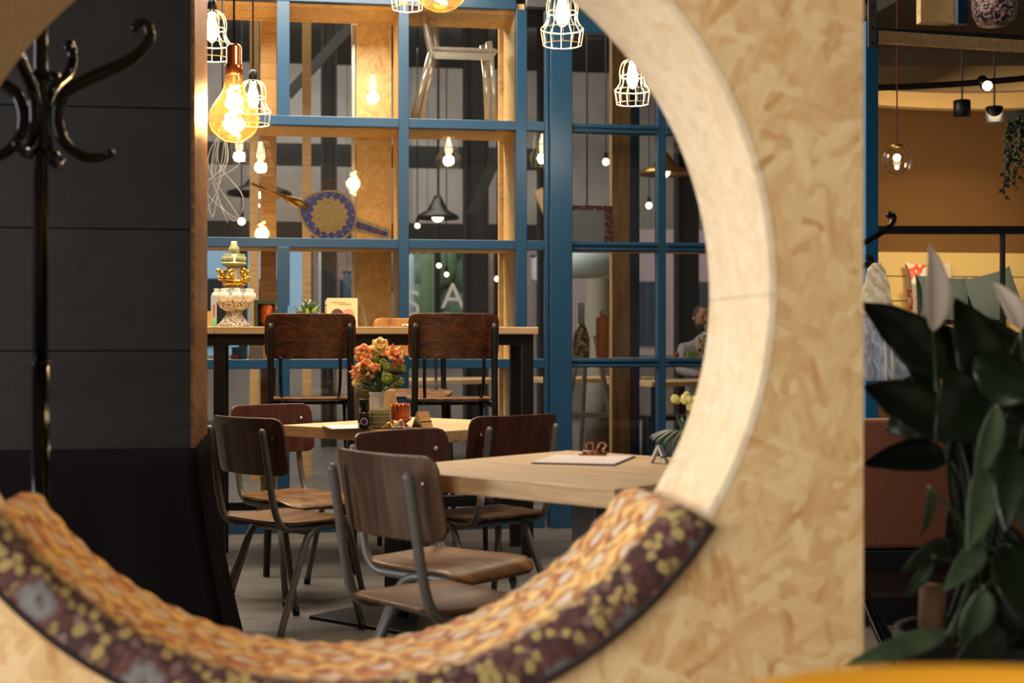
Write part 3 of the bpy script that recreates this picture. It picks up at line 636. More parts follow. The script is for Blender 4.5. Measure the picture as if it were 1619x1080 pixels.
# seated man
def person():
    p = G((1108-CX)/F*13.6, 13.6); t = thing('person', 'bearded person in a grey shirt sitting behind the blue and white vase', 'person', p, PI+.1)
    def skin(vs, es, rs, m, nm, par, root=0):
        me = bpy.data.meshes.new(nm); me.from_pydata(vs, es, []); o = bpy.data.objects.new(nm, me); COL.objects.link(o); o.parent = par
        k = o.modifiers.new('skin', 'SKIN'); me.skin_vertices.new() if not me.skin_vertices else None
        for i, r in enumerate(rs): me.skin_vertices[0].data[i].radius = (r, r*.85)
        me.skin_vertices[0].data[root].use_root = True
        s_ = o.modifiers.new('sub', 'SUBSURF'); s_.levels = 2; s_.render_levels = 2; me.materials.append(m); return o
    vs = [(0, 0, .52), (0, .0, .75), (0, .02, .98), (0, .02, 1.1), (0, .03, 1.17), (.19, .02, 1.04), (.25, .08, .82), (.14, .32, .79), (-.19, .02, 1.04), (-.25, .08, .82), (-.14, .32, .79), (.1, .1, .5), (.12, .45, .5), (.12, .45, .08), (-.1, .1, .5), (-.12, .45, .5), (-.12, .45, .08), (.12, .56, .05), (-.12, .56, .05)]
    es = [(0, 1), (1, 2), (2, 3), (3, 4), (2, 5), (5, 6), (6, 7), (2, 8), (8, 9), (9, 10), (0, 11), (11, 12), (12, 13), (0, 14), (14, 15), (15, 16), (13, 17), (16, 18)]
    rs = [.15, .14, .15, .07, .06, .07, .05, .035, .07, .05, .035, .09, .07, .045, .09, .07, .045, .035, .035]
    skin(vs, es, rs, SHIRT, 'body', t)
    hd = M(); hd.lathe([(.002, -.125), (.05, -.115), (.072, -.07), (.08, 0), (.078, .05), (.055, .1), (.002, .118)], (0, .05, 1.32), 16, False)
    h = hd.build('head', SKIN, t, True)
    M().tube([(0, .12, 1.34), (0, .145, 1.30), (0, .12, 1.29)], [.01, .016, .012], 6).build('nose', SKIN, h, True)
    for s_ in (-1, 1):
        M().ball((s_*.03, .123, 1.335), .011, 8, 5).build('eye', DARK, h, True)
        M().ball((s_*.082, .04, 1.315), .022, 8, 5).build('ear', SKIN, h, True)
    M().lathe([(.002, -.138), (.052, -.124), (.074, -.085), (.079, -.055)], (0, .056, 1.32), 16, False).build('beard', mat('dark_brown_hair', srgb(46, 34, 28), .8), t, True)
    M().lathe([(.084, -.01), (.088, .055), (.066, .108), (.002, .135)], (0, .030, 1.32), 16, False).build('hair', MATS['dark_brown_hair'], t, True)
    for s_ in (-1, 1):
        hn = M(); hn.tube([(s_*.14, .32, .79), (s_*.12, .38, .785), (s_*.11, .41, .785)], [.025, .035, .03], 8)
        for i in range(4): hn.tube([(s_*(.14-.018*i), .4, .79), (s_*(.137-.018*i), .445, .792), (s_*(.134-.017*i), .475-.006*abs(i-1.5), .78)], [.009, .008, .006], 6)
        hn.tube([(s_*.09, .36, .785), (s_*.065, .39, .785), (s_*.06, .415, .78)], [.011, .009, .007], 6)
        hn.build('hand', SKIN, t, True)
    b = thing('bench', 'dark bench that the seated man sits on', 'bench', p, .1)
    M().bb((-.6, -.2, .36), (.6, .2, .4)).build('seat', BLK, b); [M().bb((s_*.5-.03, -.18, 0), (s_*.5+.03, .18, .36)).build('leg', BLK, b) for s_ in (-1, 1)]
person()

# ---------------------------------------------------------------- chairs
def rounded_panel(wid, hgt, r, n=5):
    pts = []
    for cx_, cz_, a0 in ((wid/2-r, hgt/2-r, 0), (-wid/2+r, hgt/2-r, PI/2), (-wid/2+r, -hgt/2+r, PI), (wid/2-r, -hgt/2+r, 3*PI/2)):
        for i in range(n+1): t = a0+PI/2*i/n; pts.append((cx_+r*math.cos(t), cz_+r*math.sin(t)))
    return pts
def shaped_board(wid, hgt, r, th, fn, name, m, parent, nx=14, ny=8, edge=None):
    """board with rounded corners; fn(u, w, t) -> point, u across, w along, t through"""
    vs = []; fs = []
    def clampx(x, w_):   # pull the corners in
        hw, hh = wid/2, hgt/2; d = abs(w_)-(hh-r)
        if d > 0: lim = hw-r+math.sqrt(max(0, r*r-d*d))
        else: lim = hw
        return x/hw*lim
    rows = [-.5, -.5+.12*r/hgt*1.6, -.5+.45*r/hgt, -.5+r/hgt]+[-.5+r/hgt+(1-2*r/hgt)*j/ny for j in range(1, ny)]+[.5-r/hgt, .5-.45*r/hgt, .5-.12*r/hgt*1.6, .5]
    nr = len(rows)
    for t in (-th/2, th/2):
        for w_ in rows:
            for i in range(nx+1):
                x = clampx((i/nx-.5)*wid, w_*hgt); vs.append(fn(x, w_*hgt, t))
    n1 = nx+1; off = nr*n1
    for j in range(nr-1):
        for i in range(nx):
            a = j*n1+i; fs += [(a, a+1, a+n1+1, a+n1), (off+a, off+a+n1, off+a+n1+1, off+a+1)]
    for i in range(nx): fs += [(i, off+i, off+i+1, i+1), ((nr-1)*n1+i, (nr-1)*n1+i+1, off+(nr-1)*n1+i+1, off+(nr-1)*n1+i)]
    for j in range(nr-1):
        a = j*n1; b = a+nx; fs += [(a, a+n1, off+a+n1, off+a), (b, off+b, off+b+n1, b+n1)]
    o = M().add(vs, fs).build(name, m, parent, True, bevel=.003); return o
def back_fn(zc, y0, lean):
    def f(x, w_, t):
        c = .045*(x/.215)**2                    # ends wrap forward
        return (x, y0+c-w_*lean+t, zc+w_)
    return f
def seat_fn(z):
    def f(x, w_, t):
        tp = 1-.10*max(0, (-w_)/.2)             # narrower at the rear
        dip = -.010*math.exp(-((w_+.05)/.11)**2)*(1-(x/.22)**2)
        roll = -.035*max(0, (w_-.12)/.08)**2; up = .006*max(0, (-w_-.1)/.1)**2
        return (x*tp, w_, z+dip+roll+up+t)
    return f
def cap(p, d, r, par): 
    p = Vector(p); d = Vector(d).normalized(); M().tube([p, p+d*.03], r*1.12, 8).build('foot_cap', BLK, par, True)
def bolts(par, zc, y, xs=(-.165, .165)):
    for x in xs: M().tube([(x, y-.004, zc), (x, y+.012, zc)], .009, 8).build('bolt', STEEL, par, True)
TR = .0135
def school_chair(label, bm, sm):
    t = thing('school_chair', label, 'chair')
    b = shaped_board(.43, .215, .035, .010, back_fn(.713, -.225, .17), 'backrest', bm, t)
    bolts(b, .752, -.205)
    shaped_board(.40, .40, .06, .011, seat_fn(.432), 'seat', sm, t)
    for s_ in (-1, 1):
        pts = spline([(s_*.165, -.252, .782), (s_*.165, -.243, .74), (s_*.166, -.222, .62), (s_*.168, -.205, .52), (s_*.17, -.185, .45), (s_*.168, -.15, .413), (s_*.165, -.09, .405), (s_*.16, .06, .405)], 5)
        m_ = M(); m_.tube(pts, [TR*.55]+[TR*.9]+[TR]*(len(pts)-2), 10); m_.build('back_tube', GUN, t, True)
        rl = spline([(s_*.205, -.21, .0), (s_*.182, -.09, .29), (s_*.174, -.045, .375), (s_*.168, .0, .402), (s_*.16, .06, .404), (s_*.15, .14, .400)], 5)
        o = M().tube(rl, TR, 10).build('leg', GUN, t, True); cap(rl[0], rl[1]-rl[0], TR, o)
        fl = [(s_*.205, .19, 0), (s_*.188, .14, .22), (s_*.172, .10, .395)]
        o = M().tube(fl, TR, 10).build('leg', GUN, t, True); cap(fl[0], Vector(fl[1])-Vector(fl[0]), TR, o)
    M().tube([(-.166, .06, .404), (.166, .06, .404)], TR*.9, 8).build('crossbar', GUN, t, True)
    M().tube([(-.172, -.04, .39), (.172, -.04, .39)], TR*.9, 8).build('crossbar', GUN, t, True)
    return t
def put(o, X, Y, f):               # X, Y: middle of the backrest; f: facing
    d = Vector(f).normalized(); c = (X+.215*d.x, Y+.215*d.y)
    o.location = G(*c); o.rotation_euler = (0, 0, GD(d.x, d.y)); return o
GRP = 'brown school chairs round the oak tables'
A = put(school_chair('brown veneer school chair seen from behind, leftmost beside the black wall', WALNUT, WALNUTS), -1.0, 5.29, (.69, .72))
def chair_copy(label, X, Y, f, bm=None):
    o = put(dup(A), X, Y, f); o['label'] = label; o['group'] = GRP
    if bm:
        for c in o.children:
            if c.name.startswith('backrest'):
                c.data = c.data.copy(); c.data.materials[0] = bm
    return o
A['group'] = GRP
chair_copy('reddish school chair facing us at the far left side of the flower table', -1.08, 6.32, (.71, -.70), REDW)
chair_copy('nearest dark school chair, large back in the middle foreground', -.335, 3.60, (.76, .65))
chair_copy('school chair facing us directly behind the nearest dark chair', -.36, 4.48, (.79, -.61), REDW)
E_ = chair_copy('school chair with a white sticker on its tube between the two oak tables', .02, 5.42, (-.64, .77), REDW)
M().tube([(-.1683, -.213, .555), (-.1683, -.199, .485)], TR*1.08, 10).build('sticker', PAPER, E_, True)

def bar_chair(label):
    t = thing('bar_chair', label, 'chair')
    b = shaped_board(.43, .215, .035, .010, back_fn(1.125, -.215, .10), 'backrest', WALNUTH, t)
    bolts(b, 1.165, -.195, (-.185, .185))
    shaped_board(.40, .38, .06, .011, seat_fn(.825), 'seat', WALNUTS, t)
    for s_ in (-1, 1):
        pts = [(s_*.185, -.238, 1.185), (s_*.185, -.235, 1.16), (s_*.188, -.222, .83), (s_*.205, -.25, 0)]
        o = M().tube(pts, [.009, .016, .016, .016], 10).build('leg', BLK, t, True)
        fl = [(s_*.175, .10, .80), (s_*.205, .2, 0)]
        M().tube(fl, .0135, 10).build('leg', BLK, t, True)
        M().tube([(s_*.187, -.225, .80), (s_*.178, .11, .80)], .012, 8).build('seat_rail', BLK, t, True)
        M().tube([(s_*.197, -.24, .33), (s_*.194, .165, .33)], .010, 8).build('side_footrest', BLK, t, True)
        M().tube(spline([(s_*.14, -.2, 1.03), (s_*.14, -.185, .92), (s_*.135, -.15, .84), (s_*.13, -.05, .808)]), .008, 8).build('back_support', BLK, t, True)
    M().tube([(-.194, .165, .33), (.194, .165, .33)], .010, 8).build('footrest', BLK, t, True)
    M().tube([(-.197, -.24, .25), (.197, -.24, .25)], .010, 8).build('footrest', BLK, t, True)
    M().tube([(-.178, .11, .80), (.178, .11, .80)], .012, 8).build('crossbar', BLK, t, True)
    return t
YB = 6.72
b1 = bar_chair('tall dark bar chair on the left in front of the bar table')
def putb(o, px, Y): o.location = G((px-CX)/F*Y, Y)+Vector((0, .215, 0)); o.rotation_euler = (0, 0, 0)
putb(b1, 491, YB); b1['group'] = 'tall bar chairs'
b2 = dup(b1); putb(b2, 719, YB-.06); b2['label'] = 'tall dark bar chair on the right in front of the bar table'

# ---------------------------------------------------------------- tables
def cafe_table(label, corner, ang, s_, z, pm, ped, bp, basesz, pw):
    u = Vector((math.sin(ang), math.cos(ang))); w_ = Vector((-math.cos(ang), math.sin(ang)))
    c = Vector(corner)+(u+w_)*s_/2
    t = thing('cafe_table', label, 'table', G(c.x, c.y), GD(u.x, u.y), 'square oak cafe tables')
    M().bb((-s_/2, -s_/2, z-.045), (s_/2, s_/2, z)).build('tabletop', OAK, t, bevel=.003)
    M().bb((-s_*.3, -s_*.3, z-.052), (s_*.3, s_*.3, z-.046)).build('mounting_plate', BLK, t)
    q = Vector(ped)-c; lx = q.dot(Vector((u.y, -u.x))); ly = q.dot(u)
    M().bb((lx-pw/2, ly-pw/2, .015), (lx+pw/2, ly+pw/2, z-.052)).build('pedestal', pm, t, bevel=.004)
    M().bb((lx-basesz/2, ly-basesz/2, 0), (lx+basesz/2, ly+basesz/2, .014)).build('base_plate', BLK, t, bevel=.003)
    return t
TZ = .765
cafe_table('nearer oak cafe table with a clipboard menu on it', (.232, 3.22), math.radians(42), .82, TZ, GREYP, (.22, 3.85), None, .55, .085)
cafe_table('farther oak cafe table with the orange flowers on it', (-.318, 5.228), math.radians(38.5), .77, TZ, BLK, (-.44, 5.68), None, .52, .10)

# bar table
bt = thing('bar_table', 'long high oak bar table with black steel legs by the glazing', 'table')
fl_ = G((328-CX)/F*6.95, 6.95); yb0 = fl_.y
xa = V(250, 500, yb0).x; xb = V(851, 500, yb0).x; zt_ = V(700, 517, yb0).z; yb1 = yb0+.52
xs_ = V(338.5, 500, yb0).x
M().bb((xa, yb0, zt_-.036), (xs_-.001, yb1, zt_)).build('tabletop', OAK, bt, bevel=.003)
M().bb((xs_+.001, yb0, zt_-.036), (xb, yb1, zt_)).build('tabletop', OAK, bt, bevel=.003)
for x in (V(346, 500, yb0).x, xb-.045):
    for y in (yb0+.04, yb1-.09):
        M().bb((x-.028, y, 0), (x+.028, y+.056, zt_-.037)).build('leg', BLK, bt, bevel=.003)
M().bb((xa, yb0+.045, zt_-.092), (xb-.075, yb0+.09, zt_-.038)).build('apron', BLK, bt)
M().bb((xa, yb1-.09, zt_-.092), (xb-.075, yb1-.045, zt_-.038)).build('apron', BLK, bt)
M().bb((xa, yb1-.09, .22), (xb-.075, yb1-.045, .26)).build('foot_rail', BLK, bt)
ZB = zt_
# low chair back peeping above the far edge of the bar table
fc = dup(b1); fc.location = V(655, 540, yb1+.26).xy.to_3d(); fc.rotation_euler = (0, 0, PI); fc['label'] = 'bar chair on the far side of the bar table, mostly hidden'
for c in fc.children:
    if c.name.startswith('backrest'): c.data = c.data.copy(); c.data.materials[0] = grain('warm_veneer', srgb(130, 78, 34), srgb(168, 108, 54), srgb(190, 130, 70), (8, 8, 1.2), .4)

# ---------------------------------------------------------------- things on the bar table
def on(px, v, z): p = V(px, 500, v); return Vector((p.x, p.y, z))
yo = yb0+.30
sc_ = yo/F*1.0
def wpx(n, Y): return n/F*Y
tv = thing('tulip_vase_tower', 'tall tiered flower tower in blue white, gold and green glaze', 'vase', on(370, yo, ZB))
k = wpx(1, 7.2)
def hz(y): return (518-y)*k
M().lathe([(27*k, 0), (27*k, 3*k), (20*k, 10*k), (13*k, 20*k), (13*k, 26*k)], n=24).build('foot', MESHP, tv, True)
M().lathe([(13*k, 26*k), (22*k, 31*k), (26*k, 38*k), (27*k, 43*k), (24*k, 44*k)], n=24).build('bowl', MESHP, tv, True)
M().lathe([(23*k, 44*k), (22*k, 52*k), (20*k, 60*k), (15*k, 64*k)], n=8, ang=PI/8).build('blue_tier', DELFT, tv)
def spouts(n, r, z, rs, m, hh, a0=0, nm='spout'):
    for i in range(n):
        t = 2*PI*i/n+a0; c = (r*math.cos(t)*k, r*math.sin(t)*k, z*k)
        M().lathe([(rs*.5*k, -hh*k*.5), (rs*k, -hh*.25*k), (rs*k, hh*.15*k), (rs*.45*k, hh*.4*k), (rs*.65*k, hh*.55*k)], c, 12).build(nm, m, tv, True)
spouts(8, 27, 50, 8, WHITE, 20, .2)
M().lathe([(14*k, 64*k), (19*k, 68*k), (21*k, 74*k), (18*k, 75*k)], n=20).build('gold_bowl', GOLD, tv, True)
M().lathe([(13*k, 75*k), (12*k, 88*k), (11*k, 94*k)], n=8, ang=PI/8).build('white_tier', WHITE, tv)
for i in range(6):
    t = 2*PI*i/6+.35; g = M()
    for j in range(11): g.ball((22*k*math.cos(t)+random.uniform(-5, 5)*k, 22*k*math.sin(t)+random.uniform(-5, 5)*k, (82+random.uniform(-8, 9))*k), random.uniform(2.4, 3.8)*k, 7, 5)
    g.build('gold_cluster', GOLD, tv, True)
M().lathe([(10*k, 94*k), (13*k, 97*k), (20*k, 100*k), (19*k, 103*k), (12*k, 104*k), (10*k, 116*k)], n=20).build('green_tier', CELADON, tv, True)
spouts(6, 14, 109, 5.5, CELADON, 14, .1)
M().lathe([(7*k, 112*k), (6*k, 115*k), (9*k, 121*k), (8.5*k, 126*k), (5*k, 132*k), (4.5*k, 137*k)], n=20).build('finial', CELADON, tv, True)

def card(px, w_, y0, y1, yv, m, lb, nm='card', cat='card', th=.004, rz=0, extra=None, base=None, group=None):
    p = on(px, yv, base if base is not None else ZB); hh = wpx(y1-y0, yv*1.01); t = thing(nm, lb, cat, p, rz, group)
    M().bb((-wpx(w_, yv)/2, -th/2, 0), (wpx(w_, yv)/2, th/2, hh)).build('board', m, t)
    if extra: extra(t, wpx(w_, yv), hh, th)
    return t
PAST = mat('pastel_print', rough=.7); c_ = mapping(PAST, (1, 1, 1)); sx = N(PAST, 'ShaderNodeSeparateXYZ'); L(PAST, c_, sx.inputs[0])
setcol(PAST, ramp(PAST, math_(PAST, 'MULTIPLY', sx.outputs[2], 6.2), [(0, srgb(110, 190, 140)), (.45, srgb(190, 210, 190)), (.9, srgb(220, 226, 232))]))
def pinkband(t, w_, h_, th): M().bb((-w_*.12, -th/2-.001, h_*.3), (w_*.2, -th/2, h_*.7)).build('pink_print', mat('pink_print', srgb(214, 90, 130), .7), t)
card(338, 9, 470, 518, yb0+.10, PAST, 'narrow pastel menu card left of the flower tower', 'menu_card', extra=pinkband)
card(331, 10, 494, 518, yb0+.14, KRAFT, 'small yellow card behind the pastel menu card', 'small_card')
def heart(t, w_, h_, th):
    for dx_, m_ in ((-.1, mat('dark_portrait', srgb(96, 60, 58), .7)), (.12, mat('light_portrait', srgb(214, 150, 128), .7))):
        M().lathe([(w_*.21, -.0008), (w_*.21, .0008)], (0, 0, 0), 20).build('round_portrait', m_, t).matrix_local = Matrix.Translation((dx_*w_*1.6, -th/2-.0015, h_*.42)) @ Matrix.Rotation(PI/2, 4, 'X')
    for i, (a, b, c) in enumerate(((-.34, .12, .86), (-.1, .3, .80))): M().bb((a*w_, -th/2-.001, h_*(c-.02)), (b*w_, -th/2, h_*c)).build('print_line', mat('grey_print%d' % i, srgb(150, 140, 110), .8), t)
card(541, 48, 472, 518, yo+.1, mat('cream_card', srgb(226, 214, 170), .7), 'cream greeting card with two portraits on the bar table', 'greeting_card', extra=heart)
card(519, 10, 474, 518, yo+.13, MULTI, 'narrow flowered card behind the greeting card', 'flowered_card')
card(463, 16, 484, 518, yo+.13, mat('sky_blue_card', srgb(96, 140, 200), .7), 'small blue card left of the potted succulent', 'blue_card')
# succulent
su = thing('potted_succulent', 'small green succulent in a dark pot on the bar table', 'plant', on(488, yo, ZB))
M().lathe([(.035, 0), (.045, .06), (.048, .065)], n=16).build('pot', BLK, su, True)
for i in range(44):
    t = random.uniform(0, 2*PI); e = random.uniform(.2, 1.5); l = random.uniform(.05, .09)
    d = Vector((math.cos(t)*math.cos(e), math.sin(t)*math.cos(e), math.sin(e))); M().tube([(0, 0, .06), Vector((0, 0, .06))+d*l*.6, Vector((0, 0, .06))+d*l], [.006, .011, .003], 6).build('leaf', random.choice((LIME, LEAF2, DGRN)), su, True)
# boxed copper cup
bxc = thing('green_gift_box', 'open green box holding a copper candle cup', 'box', on(419, yo+.05, ZB))
w2 = wpx(17, 7.3); h2 = wpx(43, 7.3)
GB = mat('bottle_green', srgb(38, 52, 40), .5)
for a, b in (((-w2, -.05, 0), (w2, .05, .004)), ((-w2, -.05, h2-.02), (w2, .05, h2)), ((-w2, -.05, .004), (-w2+.02, .05, h2-.02)), ((w2-.006, -.05, .004), (w2, .05, h2-.02)), ((-w2+.02, .046, .004), (w2-.006, .05, h2-.02))): M().bb(a, b).build('panel', GB, bxc)
cpp = tag(M().lathe([(.035, .0), (.042, .02), (.044, .11), (.042, .112)], on(424, yo+.05, ZB+.006), 20).build('copper_candle_cup', CUPG, None, True), 'copper candle cup standing in the green box', 'cup')
cl = tag(M().grid(lambda u, v: on(636+u*18, yo-.1+v*.1, ZB+.004+.012*abs(math.sin(u*7+v*5))), 10, 6).build('crumpled_napkin', WHITE, None, True, solid=.003), 'crumpled white napkin beside the right bar chair', 'napkin')

# things on the rail ledge under the bar table (standing on the shelf board)
ZL = Z_R[2]+.024
card(405, 22, 544, 567, VW+.16, PAPER, 'white leaflet on the low shelf behind the bar table', 'leaflet', base=ZL)
card(378, 22, 548, 567, VW+.20, mat('blue_leaflet', srgb(60, 110, 150), .7), 'blue leaflet on the low shelf at the left', 'leaflet', base=ZL)
tag(M().bb(on(365, VW+.12, ZL), on(376, VW+.16, ZL+.03)).build('eraser_block', mat('pink_block', srgb(214, 96, 110), .7)), 'small pink block on the low shelf at the far left', 'block')
kb = thing('kraft_box', 'open kraft cardboard box on the low shelf behind the orange flowers', 'box', on(594, VW+.25, ZL))
M().bb((-.12, -.08, 0), (.12, .08, .1)).build('body', KRAFT, kb, bevel=.002); M().bb((-.12, -.082, .1), (.12, -.078, .125)).build('flap', KRAFT, kb)

# bellows
bl = thing('decorated_bellows', 'ornate fire bellows with cobalt blue rim and gold rosette', 'bellows', V(523, 342, VW+.12))
kk = wpx(1, 8.6)
axis = math.atan2(-(370-342), 612-523)       # handle direction in screen (down right)
def L2(x, y): c, s_ = math.cos(axis), math.sin(axis); return ((x*c-y*s_)*kk, (x*s_+y*c)*kk)
def outline(gr=0):
    pts = []
    for i in range(64):
        t = 2*PI*i/64; r = 38+gr
        x, y = r*math.cos(t), r*math.sin(t)
        if x < 0: x *= 1+.30*(abs(math.cos(t))**3)
        pts.append(L2(x, y))
    return pts
RX = Matrix.Rotation(PI/2, 4, 'X')
M().prism(outline(2), -.02, .02, RX).build('body', mat('cream_beading', srgb(214, 190, 158), .5), bl)
M().prism(outline(-1.5), .021, .026, RX).build('blue_rim', BLUEO, bl)
M().prism([L2((26+(4 if i % 2 else -1))*math.cos(2*PI*i/32)-2, (26+(4 if i % 2 else -1))*math.sin(2*PI*i/32)) for i in range(32)], .027, .031, RX).build('rosette', STRAW, bl)
M().prism([L2(17*math.cos(2*PI*i/32)-2, 17*math.sin(2*PI*i/32)) for i in range(32)], .032, .038, RX).build('medallion', STRAW, bl)
for i in range(18):
    t = 2*PI*i/18; x, y = L2(33*math.cos(t)*(1.2 if math.cos(t) < -.7 else 1), 33*math.sin(t)); M().ball((x, -.028, y), 1.6*kk, 8, 5).build('stud', WHITE, bl, True)
hp = []
for i in range(25):
    x = 36+i*2.4; hp.append(L2(x, 10-3*(i/24)+2*abs(math.sin(i*.9))))
for i in range(25):
    x = 36+(24-i)*2.4; hp.append(L2(x, -10+3*((24-i)/24)-2*abs(math.sin(i*.9))))
M().prism(hp, -.012, .012, RX).build('handle', STRAW, bl)
hp2 = [L2(40+50*f, (5-1.5*f)) for f in (0, .25, .5, .75, 1)]+[L2(40+50*f, -(5-1.5*f)) for f in (1, .75, .5, .25, 0)]
M().prism(hp2, .013, .018, RX).build('handle_inlay', BLUEO, bl)
for i in range(4): x, y = L2(48+i*11, 0); M().ball((x, -.02, y), 3*kk, 8, 5).build('handle_boss', COPPER, bl, True)
a_ = V(492, 330, VW+.12)-bl.location; b_ = V(452, 313, VW+.12)-bl.location; c2_ = V(398, 290, VW+.12)-bl.location
M().tube([a_+Vector((-.02, .0, 0)), (a_+b_)/2, b_], [9*kk, 8*kk, 4.5*kk], 12).build('neck', BRASS, bl, True)
M().tube([b_, c2_], [3.4*kk, 2.2*kk], 10).build('nozzle', BRASS, bl, True)

# acrylic chair
ac = thing('acrylic_chair', 'clear acrylic chair standing in the top middle compartment', 'chair', V(715, 190, VW+.22)); kk = wpx(1, 8.62)
ac.location.z = Z_R[0]+.024
zt0 = ac.location.z
def ap(px, py, dy=0): p = V(px, py, VW+.22+dy); return Vector((p.x-ac.location.x, p.y-ac.location.y, max(.012, p.z-zt0)))
for pts in ([(783, 189, 0), (779, 130, 0), (773, 66, 0)], [(770, 189, .14), (768, 130, .14), (764, 72, .14)], [(653, 189, 0), (668, 130, 0), (682, 85, 0)], [(664, 189, .14), (680, 120, .14), (688, 80, .14)]):
    M().tube([ap(*q) for q in pts], [.016, .018, .022], 10).build('leg', ACRYL, ac, True)
M().tube(spline([ap(684, 92), ap(676, 55), ap(668, 10), ap(666, -60)]), .022, 10).build('back_upright', ACRYL, ac, True)
M().tube(spline([ap(692, 88, .14), ap(686, 55, .14), ap(680, 10, .14), ap(678, -60, .14)]), .022, 10).build('back_upright', ACRYL, ac, True)
q0 = ap(684, 78); q1 = ap(780, 62, .16)
M().bb((q0.x, q0.y-.02, q0.z-.012), (q1.x, q1.y+.03, q0.z+.014)).build('seat', ACRYL, ac, bevel=.01)
M().bb((q0.x, q0.y-.018, q0.z-.06), (q1.x-.02, q0.y-.008, q0.z-.014)).build('apron', ACRYL, ac, bevel=.004)

# ---------------------------------------------------------------- behind door panes
def bottle(px, top, bot, w_, v, name, lb, m, neckm, prof='long', base=None):
    z0 = base; yy = v; t = thing(name, lb, 'bottle', on(px, yy, z0)); k_ = wpx(1, 8.55); h_ = (bot-top)*k_; r = w_/2*k_
    if prof == 'long':
        M().lathe([(r*.9, 0), (r, .01), (r, h_*.32), (r*.85, h_*.44), (r*.4, h_*.62)], n=20).build('body', m, t, True)
        M().lathe([(r*.4, h_*.62), (r*.34, h_*.9), (r*.42, h_*.91), (r*.42, h_)], n=16).build('neck', neckm, t, True)
    else:
        M().lathe([(r*.92, 0), (r, .01), (r, h_*.8), (r*.8, h_*.86), (r*.4, h_*.89)], n=20).build('body', m, t, True)
        M().lathe([(r*.4, h_*.89), (r*.45, h_*.93), (r*.45, h_)], n=16).build('stopper', neckm, t, True)
    return t
ZD = zd[2]+.026
LBL = blob('bottle_label', [(0, srgb(206, 176, 110)), (.5, srgb(40, 34, 30)), (.58, srgb(150, 80, 40)), (.64, srgb(214, 190, 140))], 30)
bottle(919, 477, 565, 27, VW+.14, 'wine_bottle', 'wine bottle with pale foil neck and figured label on the ledge', LBL, PAPER, base=ZD)
bottle(952, 488, 565, 20, VW+.14, 'clay_bottle', 'straight orange brown clay bottle next to the wine bottle', CLAY, BEIGE, 'jar', ZD)
dv = thing('blue_vase', 'round cream vase with blue leaves at the right of the ledge', 'vase', on(1125, VW+.14, ZD)); k_ = wpx(1, 8.5)
M().lathe([(14*k_, 0), (22*k_, 8*k_), (27*k_, 20*k_), (24*k_, 34*k_), (14*k_, 42*k_)], n=28).build('body', DELFT2, dv, True)
M().lathe([(12*k_, 42*k_), (11*k_, 48*k_), (12*k_, 54*k_)], n=24, cap=False).build('neck', BEIGE, dv, True, solid=.004)
tag(M().bb(on(1088, VW+.12, ZD), on(1099, VW+.16, ZD+10*k_)).build('green_tin', mat('lime_tin', srgb(150, 180, 50), .5), bevel=.002), 'small lime green tin left of the round vase', 'tin')
tag(M().ball(on(1070, VW+.14, ZD+.017), .017, 12, 8).build('red_fruit', mat('red_skin', srgb(196, 70, 40), .4), None, True), 'small red ornament left of the lime green tin', 'ornament')
fb = thing('floral_cabinet', 'mirror fronted box with dark floral print behind the second row door pane', 'box', on(934, VW+.16, zd[1]+.026)); ww = wpx(36, 8.5); hh = wpx(62, 8.5)
M().bb((-ww, 0, 0), (ww, .2, hh)).build('body', FLORAL, fb, bevel=.004)
M().bb((-ww, -.006, .01), (ww*.62, -.001, hh-.03)).build('glass_front', mat('silvered_glass', srgb(190, 200, 204), .25, .6), fb)
fo = thing('flower_ornament', 'bright flower shaped ornament at the right of the second row', 'ornament', on(1130, VW+.16, zd[1]+.03))
for i in range(9):
    t = PI*i/8; M().prism([(0, -.006), (.05, -.02), (.085, 0), (.05, .02), (0, .006)], -.004, .004, Matrix.Translation((0, 0, .085)) @ RX @ Matrix.Rotation(t*2, 4, 'Z')).build('petal', (REDP, MULTI, PALE)[i % 3], fo)
M().bb((-.004, -.006, 0), (.004, .002, .085)).build('stem', LIME, fo)
oc = thing('orange_lounge_chair', 'orange rounded chair back beyond the door at the right', 'chair', V(1150, 540, 9.6).xy.to_3d())
M().prism(rounded_panel(.38, .5, .14), -.03, .03, Matrix.Translation((0, 0, .62)) @ RX).build('backrest', mat('tan_leather', srgb(184, 118, 58), .6), oc, bevel=.012)
M().bb((-.2, -.45, .38), (.2, .03, .44)).build('seat', MATS['tan_leather'], oc, bevel=.015)
for a in (-.17, .17):
    for b in (-.4, 0): M().tube([(a, b, 0), (a, b, .38)], .013, 8).build('leg', BLK, oc, True)

